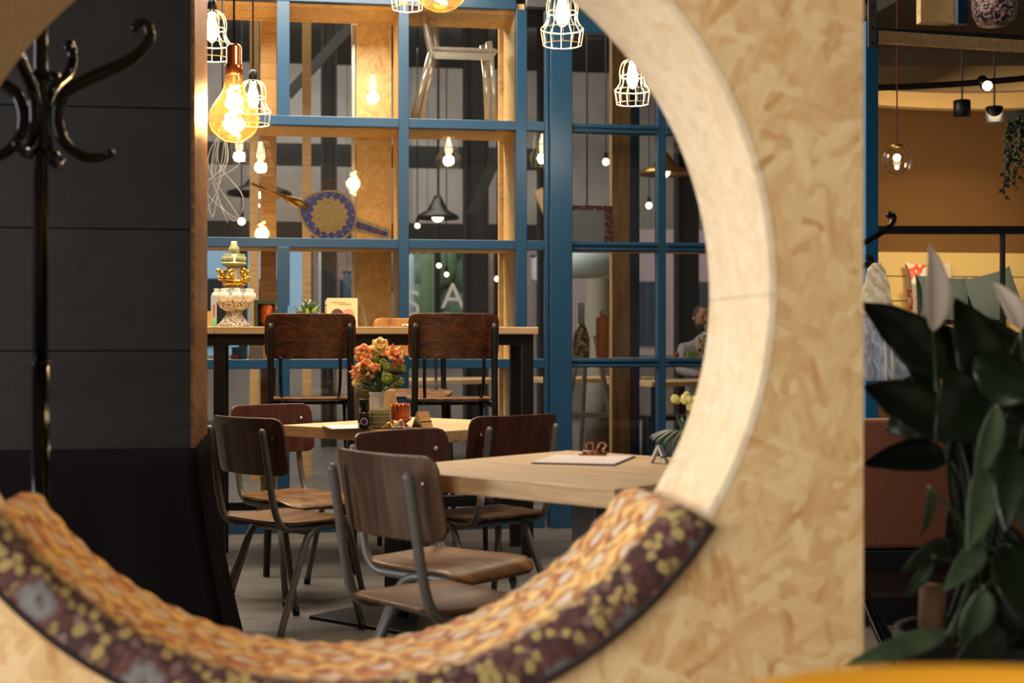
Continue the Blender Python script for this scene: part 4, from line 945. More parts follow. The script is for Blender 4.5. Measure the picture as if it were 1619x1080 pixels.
# ---------------------------------------------------------------- pendants
CE = 3.62
def cord(t, z0, zt1): M().tube([(0, 0, z0), (0, 0, zt1)], .004, 6).build('cord', BLK, t, True)
def edison(px, py, Y, label, wpix=80):
    p = P(px, py, Y); t = thing('giant_bulb_pendant', label, 'pendant lamp', p, 0, 'giant filament bulb pendants'); r = wpix/2/F*Y
    prof = [(.002, -1.0), (.3, -.955), (.6, -.80), (.85, -.52), (.98, -.18), (1.0, .06), (.93, .38), (.74, .74), (.52, 1.08), (.40, 1.38), (.36, 1.75), (.34, 1.95)]
    g = M().lathe([(a*r, b*r*.92) for a, b in prof], n=28, cap=False).build('glass', AMBER, t, True)
    M().lathe([(.34*r, 1.76*r), (.35*r, 2.15*r), (.31*r, 2.2*r), (.31*r, 2.85*r), (.2*r, 2.98*r)], n=20).build('socket', COPPER, t, True)
    cord(t, 2.95*r, CE-p.z)
    M().tube([(.30*r*math.cos(i*.55)*(.6+.4*math.sin(i*PI/46)), .30*r*math.sin(i*.55)*(.6+.4*math.sin(i*PI/46)), (-.62+1.95*i/46)*r) for i in range(47)], .0062, 6).build('filament', FIL, t, True)
    M().tube([(0, 0, -.66*r), (0, 0, 1.7*r)], .003, 6).build('glass_stem', CLEARB, t, True)
    point('giant_bulb_light', p+Vector((0, 0, .03)), 22, WARM2, .05)
edison(370, 189, 5.2, 'giant amber filament bulb pendant in front of the left glazing')
edison(697, -22, 5.0, 'giant amber bulb just dipping into the top of the view', 88)
def cage(px, py, Y, label, wpix=57, light=8, dim=False):
    """px, py = centre of the skirt's widest ring"""
    p = P(px, py, Y); t = thing('cage_pendant', label, 'pendant lamp', p, random.random(), 'wire cage pendants'); q = wpix/57*1.0/F*Y
    n = 12; prof = [(25.5, -21), (28.5, 0), (23, 7), (20, 15), (21, 25), (20, 36), (15, 45), (6, 49)]
    cg = M()
    for i in range(n):
        a = 2*PI*i/n; pts = [Vector((r*q*math.cos(a), r*q*math.sin(a), z*q)) for r, z in prof]
        cg.tube(pts[:2]+spline(pts[1:], 3), .0022, 5)
    for r, z in ((25.5, -21), (28.5, 0), (20, 22)):
        cg.tube([(r*q*math.cos(2*PI*i/32), r*q*math.sin(2*PI*i/32), z*q) for i in range(33)], .0026, 5, False)
    cg.build('wire_cage', WIRE, t, True)
    M().lathe([(7*q, 46*q), (7*q, 62*q), (4*q, 66*q)], n=14).build('socket', BLK, t, True)
    M().lathe([(.001, 2*q), (6*q, 6*q), (9.5*q, 16*q), (8*q, 28*q), (5*q, 40*q), (5*q, 47*q)], n=16, cap=False).build('bulb', GLOW, t, True)
    cord(t, 64*q, CE-p.z)
    if light: point('cage_light', p+Vector((0, 0, -.12*0+-.02)), light, WARM, .04)
cage(1000, 143, 7.2, 'wire cage pendant right of the wide blue post')
cage(889, 46, 6.2, 'larger wire cage pendant hanging before the wide blue post', 68)
cage(400, 176, 7.1, 'wire cage pendant partly behind the giant bulb', 57)
cage(335, 70, 6.3, 'wire cage pendant cut by the black wall edge', 62)
cage(644, -6, 6.9, 'wire cage pendant showing only its rim at the top', 54)
# white cable tangle lamp far behind left
t = thing('cable_lamp', 'tangle of pale looping cables hanging at the left pane', 'lamp', P(352, 300, 7.9))
for i in range(5):
    a = random.uniform(-.1, .1); M().tube(spline([(a*.2, 0, .35), (a, random.uniform(-.04, .04), .15), (random.uniform(-.13, .13), random.uniform(-.05, .05), random.uniform(-.05, .05)), (random.uniform(-.12, .12), 0, random.uniform(-.2, -.1)), (random.uniform(-.1, .02), .03, random.uniform(-.1, .15)), (a*.2, 0, .35)]),   .0026, 5).build('cable', mat('grey_cable', srgb(128, 124, 116), .7), t, True)
M().tube([(0, 0, .34), (0, 0, CE-t.location.z)], .005, 5).build('cord', BLK, t)

# ---------------------------------------------------------------- centrepiece on the far table
def T(px, py): Y = (H-TZ)*F/(py-CY); return P(px, py, Y), Y
def at_(px, Y): return G((px-CX)/F*Y, Y, TZ)
fy = 5.50
def vase(name, label, px, Y, prof, m, cat='vase', n=20, capp=True):
    t = thing(name, label, cat, at_(px, Y)); q = Y/F
    M().lathe([(r*q, z*q) for r, z in prof], n=n).build('body', m, t, True); return t, q
t, q = vase('storage_tin', 'olive knit-patterned pot among the items on the flower table', 600, 5.45, [(15, 0), (16, 1), (16.3, 15), (16, 30), (15, 31)], OLIVE, 'pot', 28)
for zz_ in (5, 11, 20, 26):
    d_ = M(); [d_.ball((16.4*q*math.cos(2*PI*i/32), 16.4*q*math.sin(2*PI*i/32), zz_*q), .9*q, 6, 4) for i in range(32)]; d_.build('dotted_row', CREAM, t, True)['kind'] = 'stuff'
t, q = vase('dark_jar', 'small dark glass jar with black lid left of the olive pot', 575, 5.42, [(7, 0), (9, 2), (9.5, 15), (8.5, 24), (6, 29)], INK, 'jar')
M().lathe([(7.3*q, 29*q), (7.3*q, 47*q), (6.8*q, 48*q)], n=20).build('lid', BLK, t, True)
M().tube([(0, -9.6*q, 13*q), (0, -10.2*q, 13*q)], 6*q, 16).build('round_label', mat('lilac_label', srgb(206, 190, 206), .6), t); M().tube([(0, -10.3*q, 13*q), (0, -10.8*q, 13*q)], 4.2*q, 16).build('label_print', mat('purple_print', srgb(60, 40, 110), .6), t)
t, q = vase('white_cup', 'white vase holding the orange flowers behind the olive pot', 596, 5.56, [(10, 0), (11, 20), (12, 47), (11, 50), (13.5, 54), (13, 55)], WHITE, 'vase')
t, q = vase('beige_vase', 'tall beige vase behind the white one', 614, 5.72, [(9, 0), (13, 10), (14, 35), (11, 52), (10.5, 56)], BEIGE, 'vase')
t = thing('copper_tealight', 'copper ribbed tealight cup on little legs right of the olive pot', 'cup', at_(633, 5.46)); q = 5.46/F
ct = M(); n = 40; ct.lathe([(10*q, 13*q), (13*q, 15*q), (14*q, 38*q), (14*q, 40*q), (12.8*q, 40*q), (12.5*q, 17*q)], n=28); ct.build('cup', CUPG, t, True)
for i in range(14): a = 2*PI*i/14; M().tube([(13.2*q*math.cos(a), 13.2*q*math.sin(a), 15*q), (14.3*q*math.cos(a), 14.3*q*math.sin(a), 39*q)], .8*q, 5).build('rib', COPPER, t, True)
for i in range(3): a = 2*PI*i/3+.6; M().tube([(8*q*math.cos(a), 8*q*math.sin(a), 0), (10*q*math.cos(a), 10*q*math.sin(a), 14*q)], 1.2*q, 6).build('leg', COPPER, t, True)

fl = thing('flower_bouquet', 'bunch of orange and cream artificial flowers on the far table', 'flowers', at_(598, 5.56)); O0 = fl.location.copy()
def FP(px, py, dy=0): p = P(px, py, 5.56+dy); return p-O0
base_ = FP(598, 625)
def blossom(px, py, r, m, dy=0, n=6, cupd=.5, face=(0, -1, .25)):
    c = FP(px, py, dy); R = r*1.2*5.56/F
    d = Vector(face).normalized(); qd = d.to_track_quat('Z', 'Y')
    fm = M()
    for ring_, (cnt, sc1, tilt) in enumerate(((n, 1, cupd*.5), (n-1, .62, cupd*1.3))):
        for i in range(cnt):
            a = 2*PI*i/cnt+ring_*.4+random.uniform(-.15, .15)
            def pf(u, v, a=a, sc1=sc1, tilt=tilt):
                x = (v-.5)*1.15*R*sc1*math.sin(PI*min(1, .12+u*.82))*1.15; y = u*R*sc1; z = tilt*R*(u**1.4)*.8-.25*R*abs(v-.5)*2*u+.05*R*math.sin(9*v+a)
                return qd @ Vector((x*math.cos(a)-y*math.sin(a), x*math.sin(a)+y*math.cos(a), z))+c
            fm.grid(pf, 4, 4)
    o = fm.build('blossom', m, fl, True, solid=.0012)
    M().ball(c+d*.004, R*.22, 8, 5).build('flower_heart', CRPE, o, True)
    M().tube(spline([c-d*.004, (c+base_)/2+Vector((0, .01, 0)), base_]), .0022, 5).build('stem', DGRN, fl, True)
for a in ((575, 560, 14, ORNG, 0, 6, .5, (-.35, -1, .2)), (590, 555, 9, CRPE, .02), (601, 547, 12, CRPE, .02, 6, .8, (0, -1, .5)), (578, 585, 15, ORNG, -.03, 5, .7, (-.2, -1, .1)), (564, 588, 11, ORNG, 0, 5, .8, (-1, -.5, .3)), (623, 562, 14, ORNG, 0, 5, 1.0, (.3, -.7, .9)), (628, 574, 10, ORNG, .02, 5, .9, (.6, -1, 0)), (594, 582, 7, ORNG, -.04), (613, 580, 6, LIME, -.03), (635, 583, 6, LIME, 0), (632, 603, 6, LIME, 0), (612, 598, 8, LIME, -.05), (592, 566, 7, LIME, 0), (563, 606, 6, CRPE, -.02), (622, 594, 7, LIME, -.02), (606, 574, 6, LIME, 0)): blossom(*a)
for i in range(46):
    px = random.uniform(566, 634); py = random.uniform(580, 613)
    tip = FP(px, py, random.uniform(-.06, .06)); b0 = base_+Vector((random.uniform(-.02, .02), random.uniform(-.02, .02), .01)); d = tip-b0
    M().tube([b0+d*.45, b0+d*.7, b0+d*.9, tip], [.0015, .006, .007, .001], 5).build('leaf', random.choice((DGRN, DGRN, LEAF2)), fl, True)
M().tube([FP(607, 590, -.03), FP(625, 588, -.03), FP(646, 592, -.03)], [.002, .011, .001], 6).build('leaf', DARK, fl, True)

# clipboards, holders
def clipboard(label, X, Y, rz, l=.30, w_=.21, clipm=BRASS):
    t = thing('menu_clipboard', label, 'clipboard', G(X, Y, TZ), rz, 'menu clipboards')
    M().bb((-w_/2, -l/2, 0), (w_/2, l/2, .004)).build('board', PAPER if clipm is None else mat('dark_board', srgb(90, 60, 50), .5), t, bevel=.002)
    M().bb((-w_/2+.004, -l/2+.004, .0045), (w_/2-.004, l/2-.03, .006)).build('paper_sheet', PAPER, t)
    c = thing('clip', None, None); c.parent = t
    M().tube([(-.035, l/2-.02, .012), (.035, l/2-.02, .012)], .007, 8).build('clip', clipm, t, True)
    M().prism([(-.04, 0), (.04, 0), (.028, .05), (-.028, .05)], .006, .010, Matrix.Translation((0, l/2-.055, 0))).build('clip_plate', clipm, t)
    for s_ in (-1, 1): M().tube(spline([(s_*.02, l/2-.02, .015), (s_*.03, l/2+.0, .032), (s_*.012, l/2+.005, .038), (s_*.005, l/2-.015, .02)]), .004, 6).build('lever', clipm, t, True)
    bpy.data.objects.remove(c); return t
DK = mat('burnished_copper', srgb(120, 70, 44), .25, .8)
clipboard('white menu clipboard with a burnished clip on the nearer table', .205, 4.0, GD(.27, .96), .30, .235, DK)
clipboard('white menu clipboard lying left of the jars on the far table', -.56, 5.52, GD(.95, .3), .32, .22, DK)
def tent(label, X, Y, rz, m1, m2, s_=.045, wd_=.06):
    t = thing('table_number_holder', label, 'holder', G(X, Y, TZ), rz)
    q1 = Matrix.Rotation(math.radians(28), 4, 'X')
    for sg, m_ in ((1, m1), (-1, m2)):
        M().beam((0, sg*s_*.6, .001), (0, 0, s_*1.35), wd_, .005).build('side', m_, t)
    M().tube([(-.03, -s_*.42, s_*.5), (.03, -s_*.42, s_*.5)], .003, 5).build('print_bar', DARK, t)
    return t
tent('folded wooden number holder on the far table right of the copper cup', (668-CX)/F*5.55, 5.55, .7, STEEL, EDGE)
tent('small white folded number holder near the right edge of the nearer table', (1042-CX)/F*3.92, 3.92, 1.0, PAPER, STEEL, .036, .03)
ky = thing('brass_clip', 'bundle of brass clips lying before the olive pot', 'clip', G((622-CX)/F*5.33, 5.33, TZ))
for i in range(6): a = random.uniform(0, PI); M().tube(spline([(0, 0, .006), (.03*math.cos(a), .02*math.sin(a), .02+.004*i), (.05*math.cos(a+.4), .03*math.sin(a+.4), .007)]), .004, 6).build('ring', (BRASS, STEEL)[i % 2], ky, True)

# small posy at the right rim of the near table
py_ = thing('posy', 'pale yellow flower posy in a steel cup half hidden by the ring', 'flowers', G((1093-CX)/F*4.05, 4.05, TZ)); q = 4.05/F
M().lathe([(14*q, 0), (17*q, 4*q), (17*q, 36*q), (18*q, 38*q)], n=20).build('cup', STEEL, py_, True)
for i in range(34):
    a = random.uniform(0, 2*PI); r = random.uniform(.01, .075); z = 38*q+random.uniform(.0, .085); 
    M().tube([(r*.2*math.cos(a), r*.2*math.sin(a), 30*q), (r*.7*math.cos(a), r*.7*math.sin(a), z*.8), (r*math.cos(a), r*math.sin(a), z)], [.0015, .006, .001], 5).build('leaf', random.choice((LEAF2, DGRN)), py_, True)
for i in range(15):
    a = random.uniform(0, 2*PI); r = random.uniform(0, .055); M().ball((r*math.cos(a), r*math.sin(a), 38*q+.095+random.uniform(-.02, .02)), random.uniform(.009, .014), 8, 5).build('blossom', YLW, py_, True)
for i in range(5): a = 3.0+i*.25; M().tube(spline([(0, 0, 34*q), (.06*math.cos(a), .06*math.sin(a), 44*q), (.12*math.cos(a), .1*math.sin(a), (34-3*i)*q)]), [.002]+[.006]*11+[.001], 5).build('blade', LEAF2, py_, True)

# ---------------------------------------------------------------- coat stand left (black bentwood)
CYs = 2.95
cs = thing('coat_stand', 'glossy black bentwood coat stand against the black wall end', 'coat stand', G((64-CX)/F*CYs, CYs)); q = CYs/F
def cz(py): return H+(CY-py)*q
M().tube([(0, 0, .0), (0, 0, cz(575))], 14*q, 14).build('pole', BLKG, cs, True)
M().tube([(0, 0, cz(575)), (0, 0, cz(572))], 16*q, 14).build('collar', BLKG, cs, True)
M().tube([(0, 0, cz(572)), (0, 0, cz(20)), (0, 0, cz(5))], [12*q, 11*q, 9*q], 14).build('pole', BLKG, cs, True)
M().ball((0, 0, cz(0)), .025, 12, 8).build('finial', BLKG, cs, True)
hook = [(110, 243), (94, 249), (66, 247), (38, 225), (27, 190), (36, 152), (62, 132), (96, 116), (132, 100), (158, 82), (172, 62), (170, 42), (158, 36), (150, 44)]
def make_hook(ang, s_=1.0):
    pts = spline([(dx_*q*s_, 0, cz(yy)) for dx_, yy in hook], 5)
    n = len(pts); rs = [ (5.5+4.5*math.sin(PI*min(1, max(0, (i+3)/(n+5)))))*q for i in range(n)]
    R = Matrix.Rotation(ang, 3, 'Z'); pts = [R @ p for p in pts]
    h = M().tube(pts, rs, 12).build('hook', BLKG, cs, True)
    M().ball(pts[-1], 8*q, 10, 6).build('knob', BLKG, h, True); M().ball(pts[0], 8*q, 10, 6).build('knob', BLKG, h, True)
for a in (-9, 82, 171, 262): make_hook(math.radians(a))
for z in (cz(245), cz(120)): M().tube([(26*q*math.cos(2*PI*i/24), 26*q*math.sin(2*PI*i/24), z) for i in range(25)], .007, 8, False).build('ring', BLKG, cs, True)
for a in (20, 110, 200, 290):
    R = Matrix.Rotation(math.radians(a), 3, 'Z'); M().tube([R @ Vector(p) for p in spline([(0, 0, .45), (.06, 0, .3), (.18, 0, .12), (.27, 0, .012)])], .014, 10).build('leg', BLKG, cs, True)

# ---------------------------------------------------------------- right hand side
PY = 6.6
rp = thing('overhead_shelf', 'blue post and overhead shelf of OSB and black steel at the right', 'shelf')
p0 = P(1379, 540, PY)
M().bb((p0.x-.031, p0.y, 0), (p0.x+.031, p0.y+.05, P(0, 33, PY).z)).build('post', BLUE2, rp, bevel=.003)
M().bb((p0.x-.014-.01, p0.y-.012, P(0, 76, PY).z), (p0.x+.018, p0.y-.001, P(0, -30, PY).z)).build('bracket', GREYP, rp, bevel=.002)
for yy in (70, 45, 12): M().tube([(p0.x-.002, p0.y-.016, P(0, yy, PY).z), (p0.x-.002, p0.y-.011, P(0, yy, PY).z)], .008, 8).build('screw', DARK, rp)
ea = P(1388, 45, PY); eb = P(1640, 60, 7.3)
M().beam(ea+Vector((0, .05, -.01)), eb+Vector((0, .05, .0)), .09, .028).build('black_board', mat('blue_black_steel', srgb(22, 30, 44), .5), rp)
M().beam(P(1388, 57, PY)+Vector((0, .02, 0)), P(1640, 75, 7.3), .04, .055).build('osb_edge', OSB_Y, rp)
e2 = P(1388, 45, PY)
jb = P(1482, 33, 6.92)
tag(M().bb((jb.x-.085, jb.y, jb.z-.01), (jb.x+.085, jb.y+.05, jb.z+.2)).build('osb_offcut', OSB_Y), 'OSB block standing on the overhead shelf', 'block')
pv = thing('patterned_pot', 'pot with red and white flower print on the overhead shelf', 'pot', P(1573, 39, 7.15))
M().lathe([(.085, 0), (.11, .06), (.12, .2), (.11, .29)], n=24).build('body', blob('dark_flower_glaze', [(0, srgb(40, 44, 50)), (.45, srgb(206, 200, 190)), (.52, srgb(170, 60, 50)), (.57, srgb(50, 54, 60))], 40), pv, True)
tag(M().bb(P(1515, 37, 7.0), P(1525, -60, 7.05)).build('blue_upright', BLUE), 'thin blue upright on the overhead shelf', 'post')
# lounge: soffit beams
def curved(y0, y1, Y, sag, m, nm, lb, dep=.1):
    n = 16; mm = M()
    vs = []; fs = []
    for i in range(n+1):
        f = i/n; px = 1300+f*480; Yc = Y-sag*(2*f-1)**2*0+f*.2; c = 14*math.sin(PI*f)
        for py, dy in ((y0-c*.0, 0), (y1+c, 0), (y1+c, dep), (y0, dep)): vs.append(P(px, py, Yc)+Vector((0, dy, 0)))
    for i in range(n):
        for k in range(4): fs.append((i*4+k, i*4+(k+1) % 4, (i+1)*4+(k+1) % 4, (i+1)*4+k))
    fs += [(0, 1, 2, 3), (n*4+3, n*4+2, n*4+1, n*4)]
    return tag(mm.add(vs, fs).build(nm, m), lb, 'beam')
struct(M().bb((XR+.09, 6.9, 3.0), (6.45, LY, 3.08)).build('ceiling', CEIL))
curved(142, 158, 9.3, 0, SOF, 'soffit_beam', 'cream curved soffit along the top of the mustard wall')
curved(104, 130, 8.6, 0, TANB, 'soffit_beam', 'tan curved beam below the dark lounge ceiling', .08)
tk = thing('light_track', 'black curved light track with one lit spot', 'track light')
tp = [P(1300+i*22, 140-.00035*(i*22)**2*.45, 8.2) for i in range(18)]
M().tube(tp, .018, 8).build('track', BLK, tk, True)
p = P(1559, 132, 8.15); M().tube([p+Vector((0, .05, .03)), p+Vector((-.01, -.02, -.02))], .03, 12).build('spot_head', BLK, tk, True); M().ball(p+Vector((-.01, -.035, -.02)), .028, 10, 6).build('lit_lens', GLOW2, tk, True)
for k_, (px, py) in enumerate(((1521, 172), (1572, 182))):
    p = P(px, py, 8.4); t = thing('black_speaker', ['left one of two small black hanging speakers', 'right one of two small black hanging speakers'][k_], 'speaker', p)
    M().lathe([(.045, -.05), (.05, -.045), (.05, .045), (.045, .05)], n=20).build('body', BLK, t, True); M().tube([(0, 0, .05), (0, 0, 3.0-p.z)], .006, 5).build('cord', BLK, t)
gp = thing('globe_pendant', 'clear globe pendant glowing before the mustard wall', 'pendant lamp', P(1418, 254, 7.4)); r = 24/F*7.4
M().lathe([(r*math.sin(PI*i/14) if 0 < i < 14 else .002, -r*math.cos(PI*i/14)) for i in range(14)], n=24, cap=False).build('globe', CLEARB, gp, True)
M().lathe([(.03, r*.86), (.034, r*1.0), (.01, r*1.1)], n=16).build('socket', BRASS, gp, True)
M().ball((0, 0, .015), .02, 10, 6).build('bulb', GLOW, gp, True); M().ball((0, 0, -.035), .012, 10, 6).build('bulb', GLOW, gp, True)
M().tube([(0, 0, r), (0, 0, 3.0-gp.location.z)], .004, 5).build('cord', mat('red_cord', srgb(90, 30, 26), .7), gp)
# rail rack
rk = thing('clothes_rail', 'black steel rail frame above the cushion shelf', 'rack')
z0 = P(0, 364, 8.0).z
a = P(1330, 364, 8.0); b = P(1700, 364, 8.0)
M().beam(a, b, .04, .045).build('rail', BLK, rk)
for px in (1585, 1345): p = P(px, 364, 8.0); M().tube([(p.x, p.y, 0), (p.x, p.y, p.z)], .016, 8).build('upright', BLK, rk)
# cushion shelf: cream boarding + ledge
cb = thing('cushion_shelf', 'cream boarded shelf with cushions against the mustard wall', 'shelf')
zt3 = P(0, 384, 9.3).z; zb3 = P(0, 512, 9.0).z
for i in range(3):
    z1 = zt3-(zt3-zb3)*i/3; z2 = zt3-(zt3-zb3)*(i+1)/3+.006
    M().bb((XR+.1, LY-.05, z2), (5.6, LY-.02, z1)).build('board', CRM, cb, bevel=.003)
M().bb((XR+.1, LY-.5, zb3-.05), (5.6, LY-.02, zb3)).build('shelf_board', CRM, cb, bevel=.003)
for x in (XR+.12, 3.6, 5.5): M().bb((x, LY-.45, 0), (x+.04, LY-.05, zb3-.05)).build('leg', CRM, cb)
def cushion_(px, w_, hgt, m, lb, rz=0, tilt=.2, dy=.3):
    Y = 9.35; q = V(px, 500, LY-dy); t = tag(M().grid(lambda u, v: ((u-.5)*w_*(1+.16*(abs(2*v-1)**3)), .0, (v-.5)*hgt*(1+.16*(abs(2*u-1)**3))), 10, 10).build('throw_cushion', m, None, True), lb, 'cushion')
    me = t.data
    bm = bmesh.new(); bm.from_mesh(me)
    r_ = bmesh.ops.duplicate(bm, geom=bm.faces[:]+bm.edges[:]+bm.verts[:]); up = [g for g in r_['geom'] if isinstance(g, bmesh.types.BMVert)]; ups = set(up)
    for v in bm.verts:
        f = max(0, 1-(2*v.co.x/w_/1.16)**2)*max(0, 1-(2*v.co.z/hgt/1.16)**2); v.co.y = (.085 if v in ups else -.085)*f**.5
    bmesh.ops.recalc_face_normals(bm, faces=bm.faces); bm.to_mesh(me); bm.free()
    t.location = (q.x, q.y, zb3+hgt*.5+.03); t.rotation_euler = (-tilt, rz, 0); return t
cushion_(1470, .3, .4, REDP, 'red and white printed cushion at the back of the shelf', 0, .15, .16)
cushion_(1490, .34, .3, TEAL, 'grey teal cushion behind the white lily flower', .05, .2, .34)
cushion_(1568, .36, .33, TEAL, 'grey teal cushion right of its twin, with a pointed corner', -.25, .2, .34)
# hanging plant right
hp_ = thing('trailing_plant', 'dark trailing foliage hanging at the right edge of the lounge', 'plant', P(1622, 210, 7.0))
M().lathe([(.05, -.02), (.09, .06), (.1, .1)], n=16).build('pot', DARK, hp_, True); M().tube([(0, 0, .1), (0, 0, 3.0-hp_.location.z)], .005, 5).build('cord', BLK, hp_)
for i in range(9):
    a = PI+random.uniform(-1.3, 1.3); l = random.uniform(.12, .34); d = random.uniform(.06, .16)
    st = spline([(0, 0, .08), (d*.7*math.cos(a), d*.7*math.sin(a), .07), (d*math.cos(a), d*math.sin(a), -l*.4), (d*math.cos(a)*1.15, d*math.sin(a), -l)], 6)
    fr_ = M().tube(st, .0025, 5).build('frond', LEAF, hp_, True)
    for j in range(4, len(st)):
        b_ = random.uniform(0, 2*PI); e_ = Vector((math.cos(b_)*.03, math.sin(b_)*.03, -.022)); p_ = Vector(st[j])
        M().tube([p_, p_+e_*.5, p_+e_], [.002, .009, .001], 5).build('leaflet', random.choice((LEAF, DGRN)), fr_, True)
# rust sofa
sf = thing('rust_bench_sofa', 'rust coloured upholstered bench sofa on a black plinth behind the lily', 'sofa', G((1560-CX)/F*5.9, 5.9), -.05)
M().bb((-.75, -.36, .30), (1.0, -.24, .80)).build('backrest', RUST, sf, bevel=.02, seg=4)
M().bb((-.73, -.235, .30), (1.0, .40, .46)).build('seat_cushion', RUST, sf, bevel=.03, seg=4)
M().bb((-.72, -.33, .0), (.98, .38, .10)).build('plinth', BLK, sf); M().bb((-.75, -.36, .22), (1.0, .40, .295)).build('base_rail', BLK, sf, bevel=.005)
M().bb((-.70, -.30, .101), (.96, .36, .219)).build('kick_board', mat('dark_brown_kick', srgb(50, 34, 26), .7), sf)
# coat stand right with jacket
cj = thing('coat_stand', 'black hook stand behind the partition edge carrying the jackets', 'coat stand', G((1345-CX)/F*4.5, 4.5)); q = 4.5/F
def cz2(py): return H+(CY-py)*q
M().tube([(0, 0, 0), (0, 0, cz2(300))], .018, 12).build('pole', BLKG, cj, True)
for pts in ([(0, 0, 395), (20, 0, 385), (42, -5, 372), (62, -8, 358), (69, -8, 345), (63, -8, 338), (58, -8, 343)], [(0, 0, 430), (14, -10, 422), (28, -16, 415), (24, -18, 408), (19, -18, 410)], [(0, 0, 430), (-20, 0, 415), (-30, 0, 400)]):
    M().tube(spline([((a)*q, b*q, cz2(c)) for a, b, c in pts]), 4.5*q, 10).build('hook', BLKG, cj, True)
for a in (20, 110, 200, 290):
    R = Matrix.Rotation(math.radians(a), 3, 'Z'); M().tube([R @ Vector(p) for p in spline([(0, 0, .45), (.06, 0, .3), (.18, 0, .12), (.25, 0, .012)])], .014, 10).build('leg', BLKG, cj, True)
def garment(label, name, prof, m, Y, folds=9, amp=.012, cat='jacket'):
    """prof: (py, left px, right px)"""
    t = thing(name, label, cat, P(1395, prof[0][0], Y)); o_ = t.location.copy(); n = 36; vs = []; fs = []
    m_ = len(prof)*4
    for i in range(m_+1):
        f = i/m_*(len(prof)-1); a = min(int(f), len(prof)-2); g = f-a
        y_, l, r = [prof[a][k]*(1-g)+prof[a+1][k]*g for k in range(3)]
        cx_ = (l+r)/2; hw = (r-l)/2
        for k in range(n):
            t_ = 2*PI*k/n; rr = 1+.10*math.sin(folds*t_+i*.12)*min(1, i/6)
            vs.append(P(cx_+hw*rr*math.cos(t_), y_, Y)+Vector((0, -hw*q*.42*rr*math.sin(t_)-.004*math.sin(i*1.3+k), 0))-o_)
    for i in range(m_):
        for k in range(n): fs.append((i*n+k, i*n+(k+1) % n, (i+1)*n+(k+1) % n, (i+1)*n+k))
    fs += [tuple(range(n)), tuple(m_*n+k for k in range(n))]
    M().add(vs, fs).build('body', m, t, True); return t, o_
dj, do = garment('washed light denim jacket hanging low behind the partition edge', 'denim_jacket', [(470, 1376, 1398), (490, 1368, 1408), (530, 1350, 1420), (570, 1342, 1430), (602, 1338, 1438)], DENIM, 4.45, 9)
for px in (1386, 1396):
    M().tube([P(px-2+.05*(yy-520), yy, 4.45)+Vector((0, -.068, 0))-do for yy in (520, 550, 580, 600)], .004, 6).build('seam', mat('pale_stitching', srgb(200, 196, 186), .9), dj, True)
garment('cream fleece hanging on the hook above the denim jacket', 'fleece', [(416, 1380, 1392), (425, 1372, 1397), (450, 1366, 1404), (475, 1358, 1408), (498, 1356, 1410)], FLEECE, 4.38, 5, cat='fleece')

# ---------------------------------------------------------------- peace lily
LY_ = 2.75
pl = thing('peace_lily', 'large dark peace lily in a tall planter right of the partition', 'plant', G((1560-CX)/F*LY_, LY_)); O1 = pl.location.copy()
M().lathe([(.13, 0), (.15, .03), (.17, .50), (.175, .54), (.16, .54), (.155, .5)], n=28).build('planter', DARK, pl, True)
M().lathe([(.154, .49), (.01, .51)], n=20).build('soil', EDGE, pl)
def leaf(p0, p1, wd, m, bend=.15, nrm=(0, -1, .3), nm='leaf', fold=.25):
    p0 = Vector(p0); p1 = Vector(p1); d = p1-p0; Ln = d.length; d.normalize()
    nn = Vector(nrm); nn = (nn-d*nn.dot(d)).normalized(); sd = d.cross(nn)
    def f(u, v):
        wv_ = wd/2*math.sin(PI*(u**.8))**.8*(1-.15*u) if 0 < u < 1 else 0
        x = (2*v-1)*wv_
        return p0+d*(u*Ln)+sd*x+nn*(bend*Ln*math.sin(PI*u)+fold*abs(x)-.02*wd*math.sin(u*22)*abs(2*v-1))
    o = M().grid(f, 14, 6).build(nm, m, pl, True, solid=.0015); return o
def PL(px, py, Y=LY_): return P(px, py, Y)-O1
core = Vector((0, 0, .52))
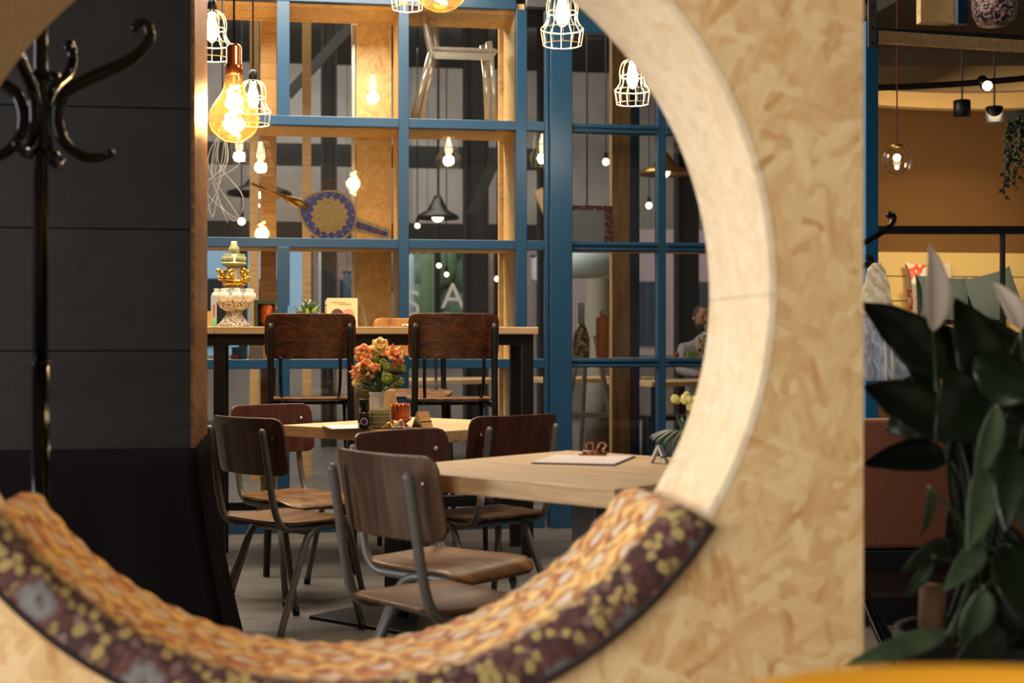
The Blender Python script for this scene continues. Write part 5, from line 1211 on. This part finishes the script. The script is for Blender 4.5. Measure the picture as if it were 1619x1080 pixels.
LFS = [ # base px,py, tip px,py, width px, Y, mat
 (1490, 600, 1362, 478, 92, 2.7, 0), (1530, 620, 1440, 500, 100, 2.9, 0), (1560, 640, 1510, 470, 105, 2.75, 0), (1590, 640, 1560, 500, 110, 2.95, 0),
 (1500, 690, 1365, 610, 95, 2.6, 0), (1500, 720, 1362, 735, 60, 2.8, 0), (1540, 700, 1430, 560, 115, 2.95, 0), (1600, 650, 1640, 480, 120, 2.8, 0),
 (1570, 640, 1600, 560, 120, 2.6, 0), (1560, 560, 1660, 700, 130, 2.75, 0), (1500, 640, 1400, 680, 90, 2.85, 0), (1540, 600, 1480, 700, 110, 2.65, 0),
 (1576, 640, 1540, 770, 50, 2.5, 1), (1560, 740, 1530, 870, 62, 2.5, 1), (1470, 770, 1455, 850, 26, 2.55, 1), (1500, 855, 1425, 905, 34, 2.5, 0), (1475, 880, 1430, 945, 26, 2.45, 1),
 (1556, 860, 1492, 935, 44, 2.5, 1), (1555, 930, 1520, 1025, 66, 2.42, 1), (1500, 1000, 1335, 1052, 40, 2.4, 1), (1590, 780, 1640, 860, 80, 2.5, 1), (1600, 700, 1590, 840, 60, 2.5, 0), (1620, 900, 1560, 1040, 110, 2.7, 0),
 (1590, 860, 1640, 1010, 110, 2.6, 0), (1575, 820, 1560, 960, 120, 2.85, 0), (1610, 600, 1560, 800, 130, 2.9, 0), (1520, 770, 1500, 880, 60, 2.9, 0), (1590, 1000, 1500, 1060, 60, 2.5, 0), (1640, 640, 1600, 760, 120, 2.7, 0), (1530, 660, 1520, 800, 90, 3.0, 0), (1610, 960, 1650, 1070, 110, 2.75, 0), (1585, 520, 1545, 640, 130, 3.0, 0), (1620, 540, 1660, 640, 120, 3.0, 0), (1480, 600, 1440, 690, 100, 3.0, 0)]
for i, (bx_, by_, tx, ty, wp, Y, mi) in enumerate(LFS):
    wd = wp/F*Y; a = PL(bx_, by_, Y); b = PL(tx, ty, Y-.08 if i % 2 else Y+.05)
    o = leaf(a, b, wd, (LEAF, LEAF2)[mi], .10*(1 if ty < by_ else .5), (random.uniform(-.4, .4), -1, random.uniform(.1, .8)))
    if a.z > .6 and i < 26: M().tube(spline([core+Vector((random.uniform(-.08, .08), random.uniform(-.06, .06), -.02)), (core+a)/2+Vector((random.uniform(-.03, .03), 0, .05)), a], 4), .004, 6).build('stalk', LEAF2 if mi else LEAF, pl, True)
for (bx_, by_, tx, ty, wp) in ((1475, 525, 1470, 385, 46), (1615, 520, 1570, 445, 36)):
    a = PL(bx_, by_, 2.7); b = PL(tx, ty, 2.7); leaf(a, b, wp/F*2.7, SPATHE, .1, (0, -1, 0), 'spathe', .5); M().tube([a, a+Vector((0, -.02, -.15)), core], .004, 6).build('stalk', LEAF2, pl, True)
M().tube([PL(1478, 925, 2.7), PL(1472, 980, 2.7), PL(1485, 1045, 2.7)], [.028, .024, .03], 10).build('wrapped_stem', mat('papery_bract', srgb(112, 84, 62), .8), pl, True)

# ---------------------------------------------------------------- yellow chair at the lower right, close to the lens
yc = thing('yellow_shell_chair', 'yellow moulded chair whose back top shows at the bottom right corner', 'chair', G(.50, .62), 0)
YZ = P(0, 1052, 1.15).z
n_y = G((1500-CX)/F*1.15, 1.15); yc.location = (n_y.x, n_y.y, 0); yc.rotation_euler = (0, 0, PI-TH)
def ysh(u, v):
    x = (v-.5)*.44; prof = [(0.0, YZ), (.012, YZ-.1), (.03, YZ-.25), (.05, .47), (.14, .43), (.30, .43), (.42, .45)]
    f = u*(len(prof)-1); i = min(int(f), len(prof)-2); g = f-i; y, z = [prof[i][k]*(1-g)+prof[i+1][k]*g for k in (0, 1)]
    if u < .3: z -= .03*(abs(2*v-1)**4)
    return (x, y+.05*(abs(2*v-1)**2)*(1-u), z)
M().grid(ysh, 24, 16).build('shell', YEL, yc, True, solid=.008)
for a in (-.17, .17):
    for b in (.08, .34): M().tube([(a*1.15, b+(b-.2)*.3, 0), (a*.8, b, .435)], .012, 8).build('leg', GUN, yc, True)
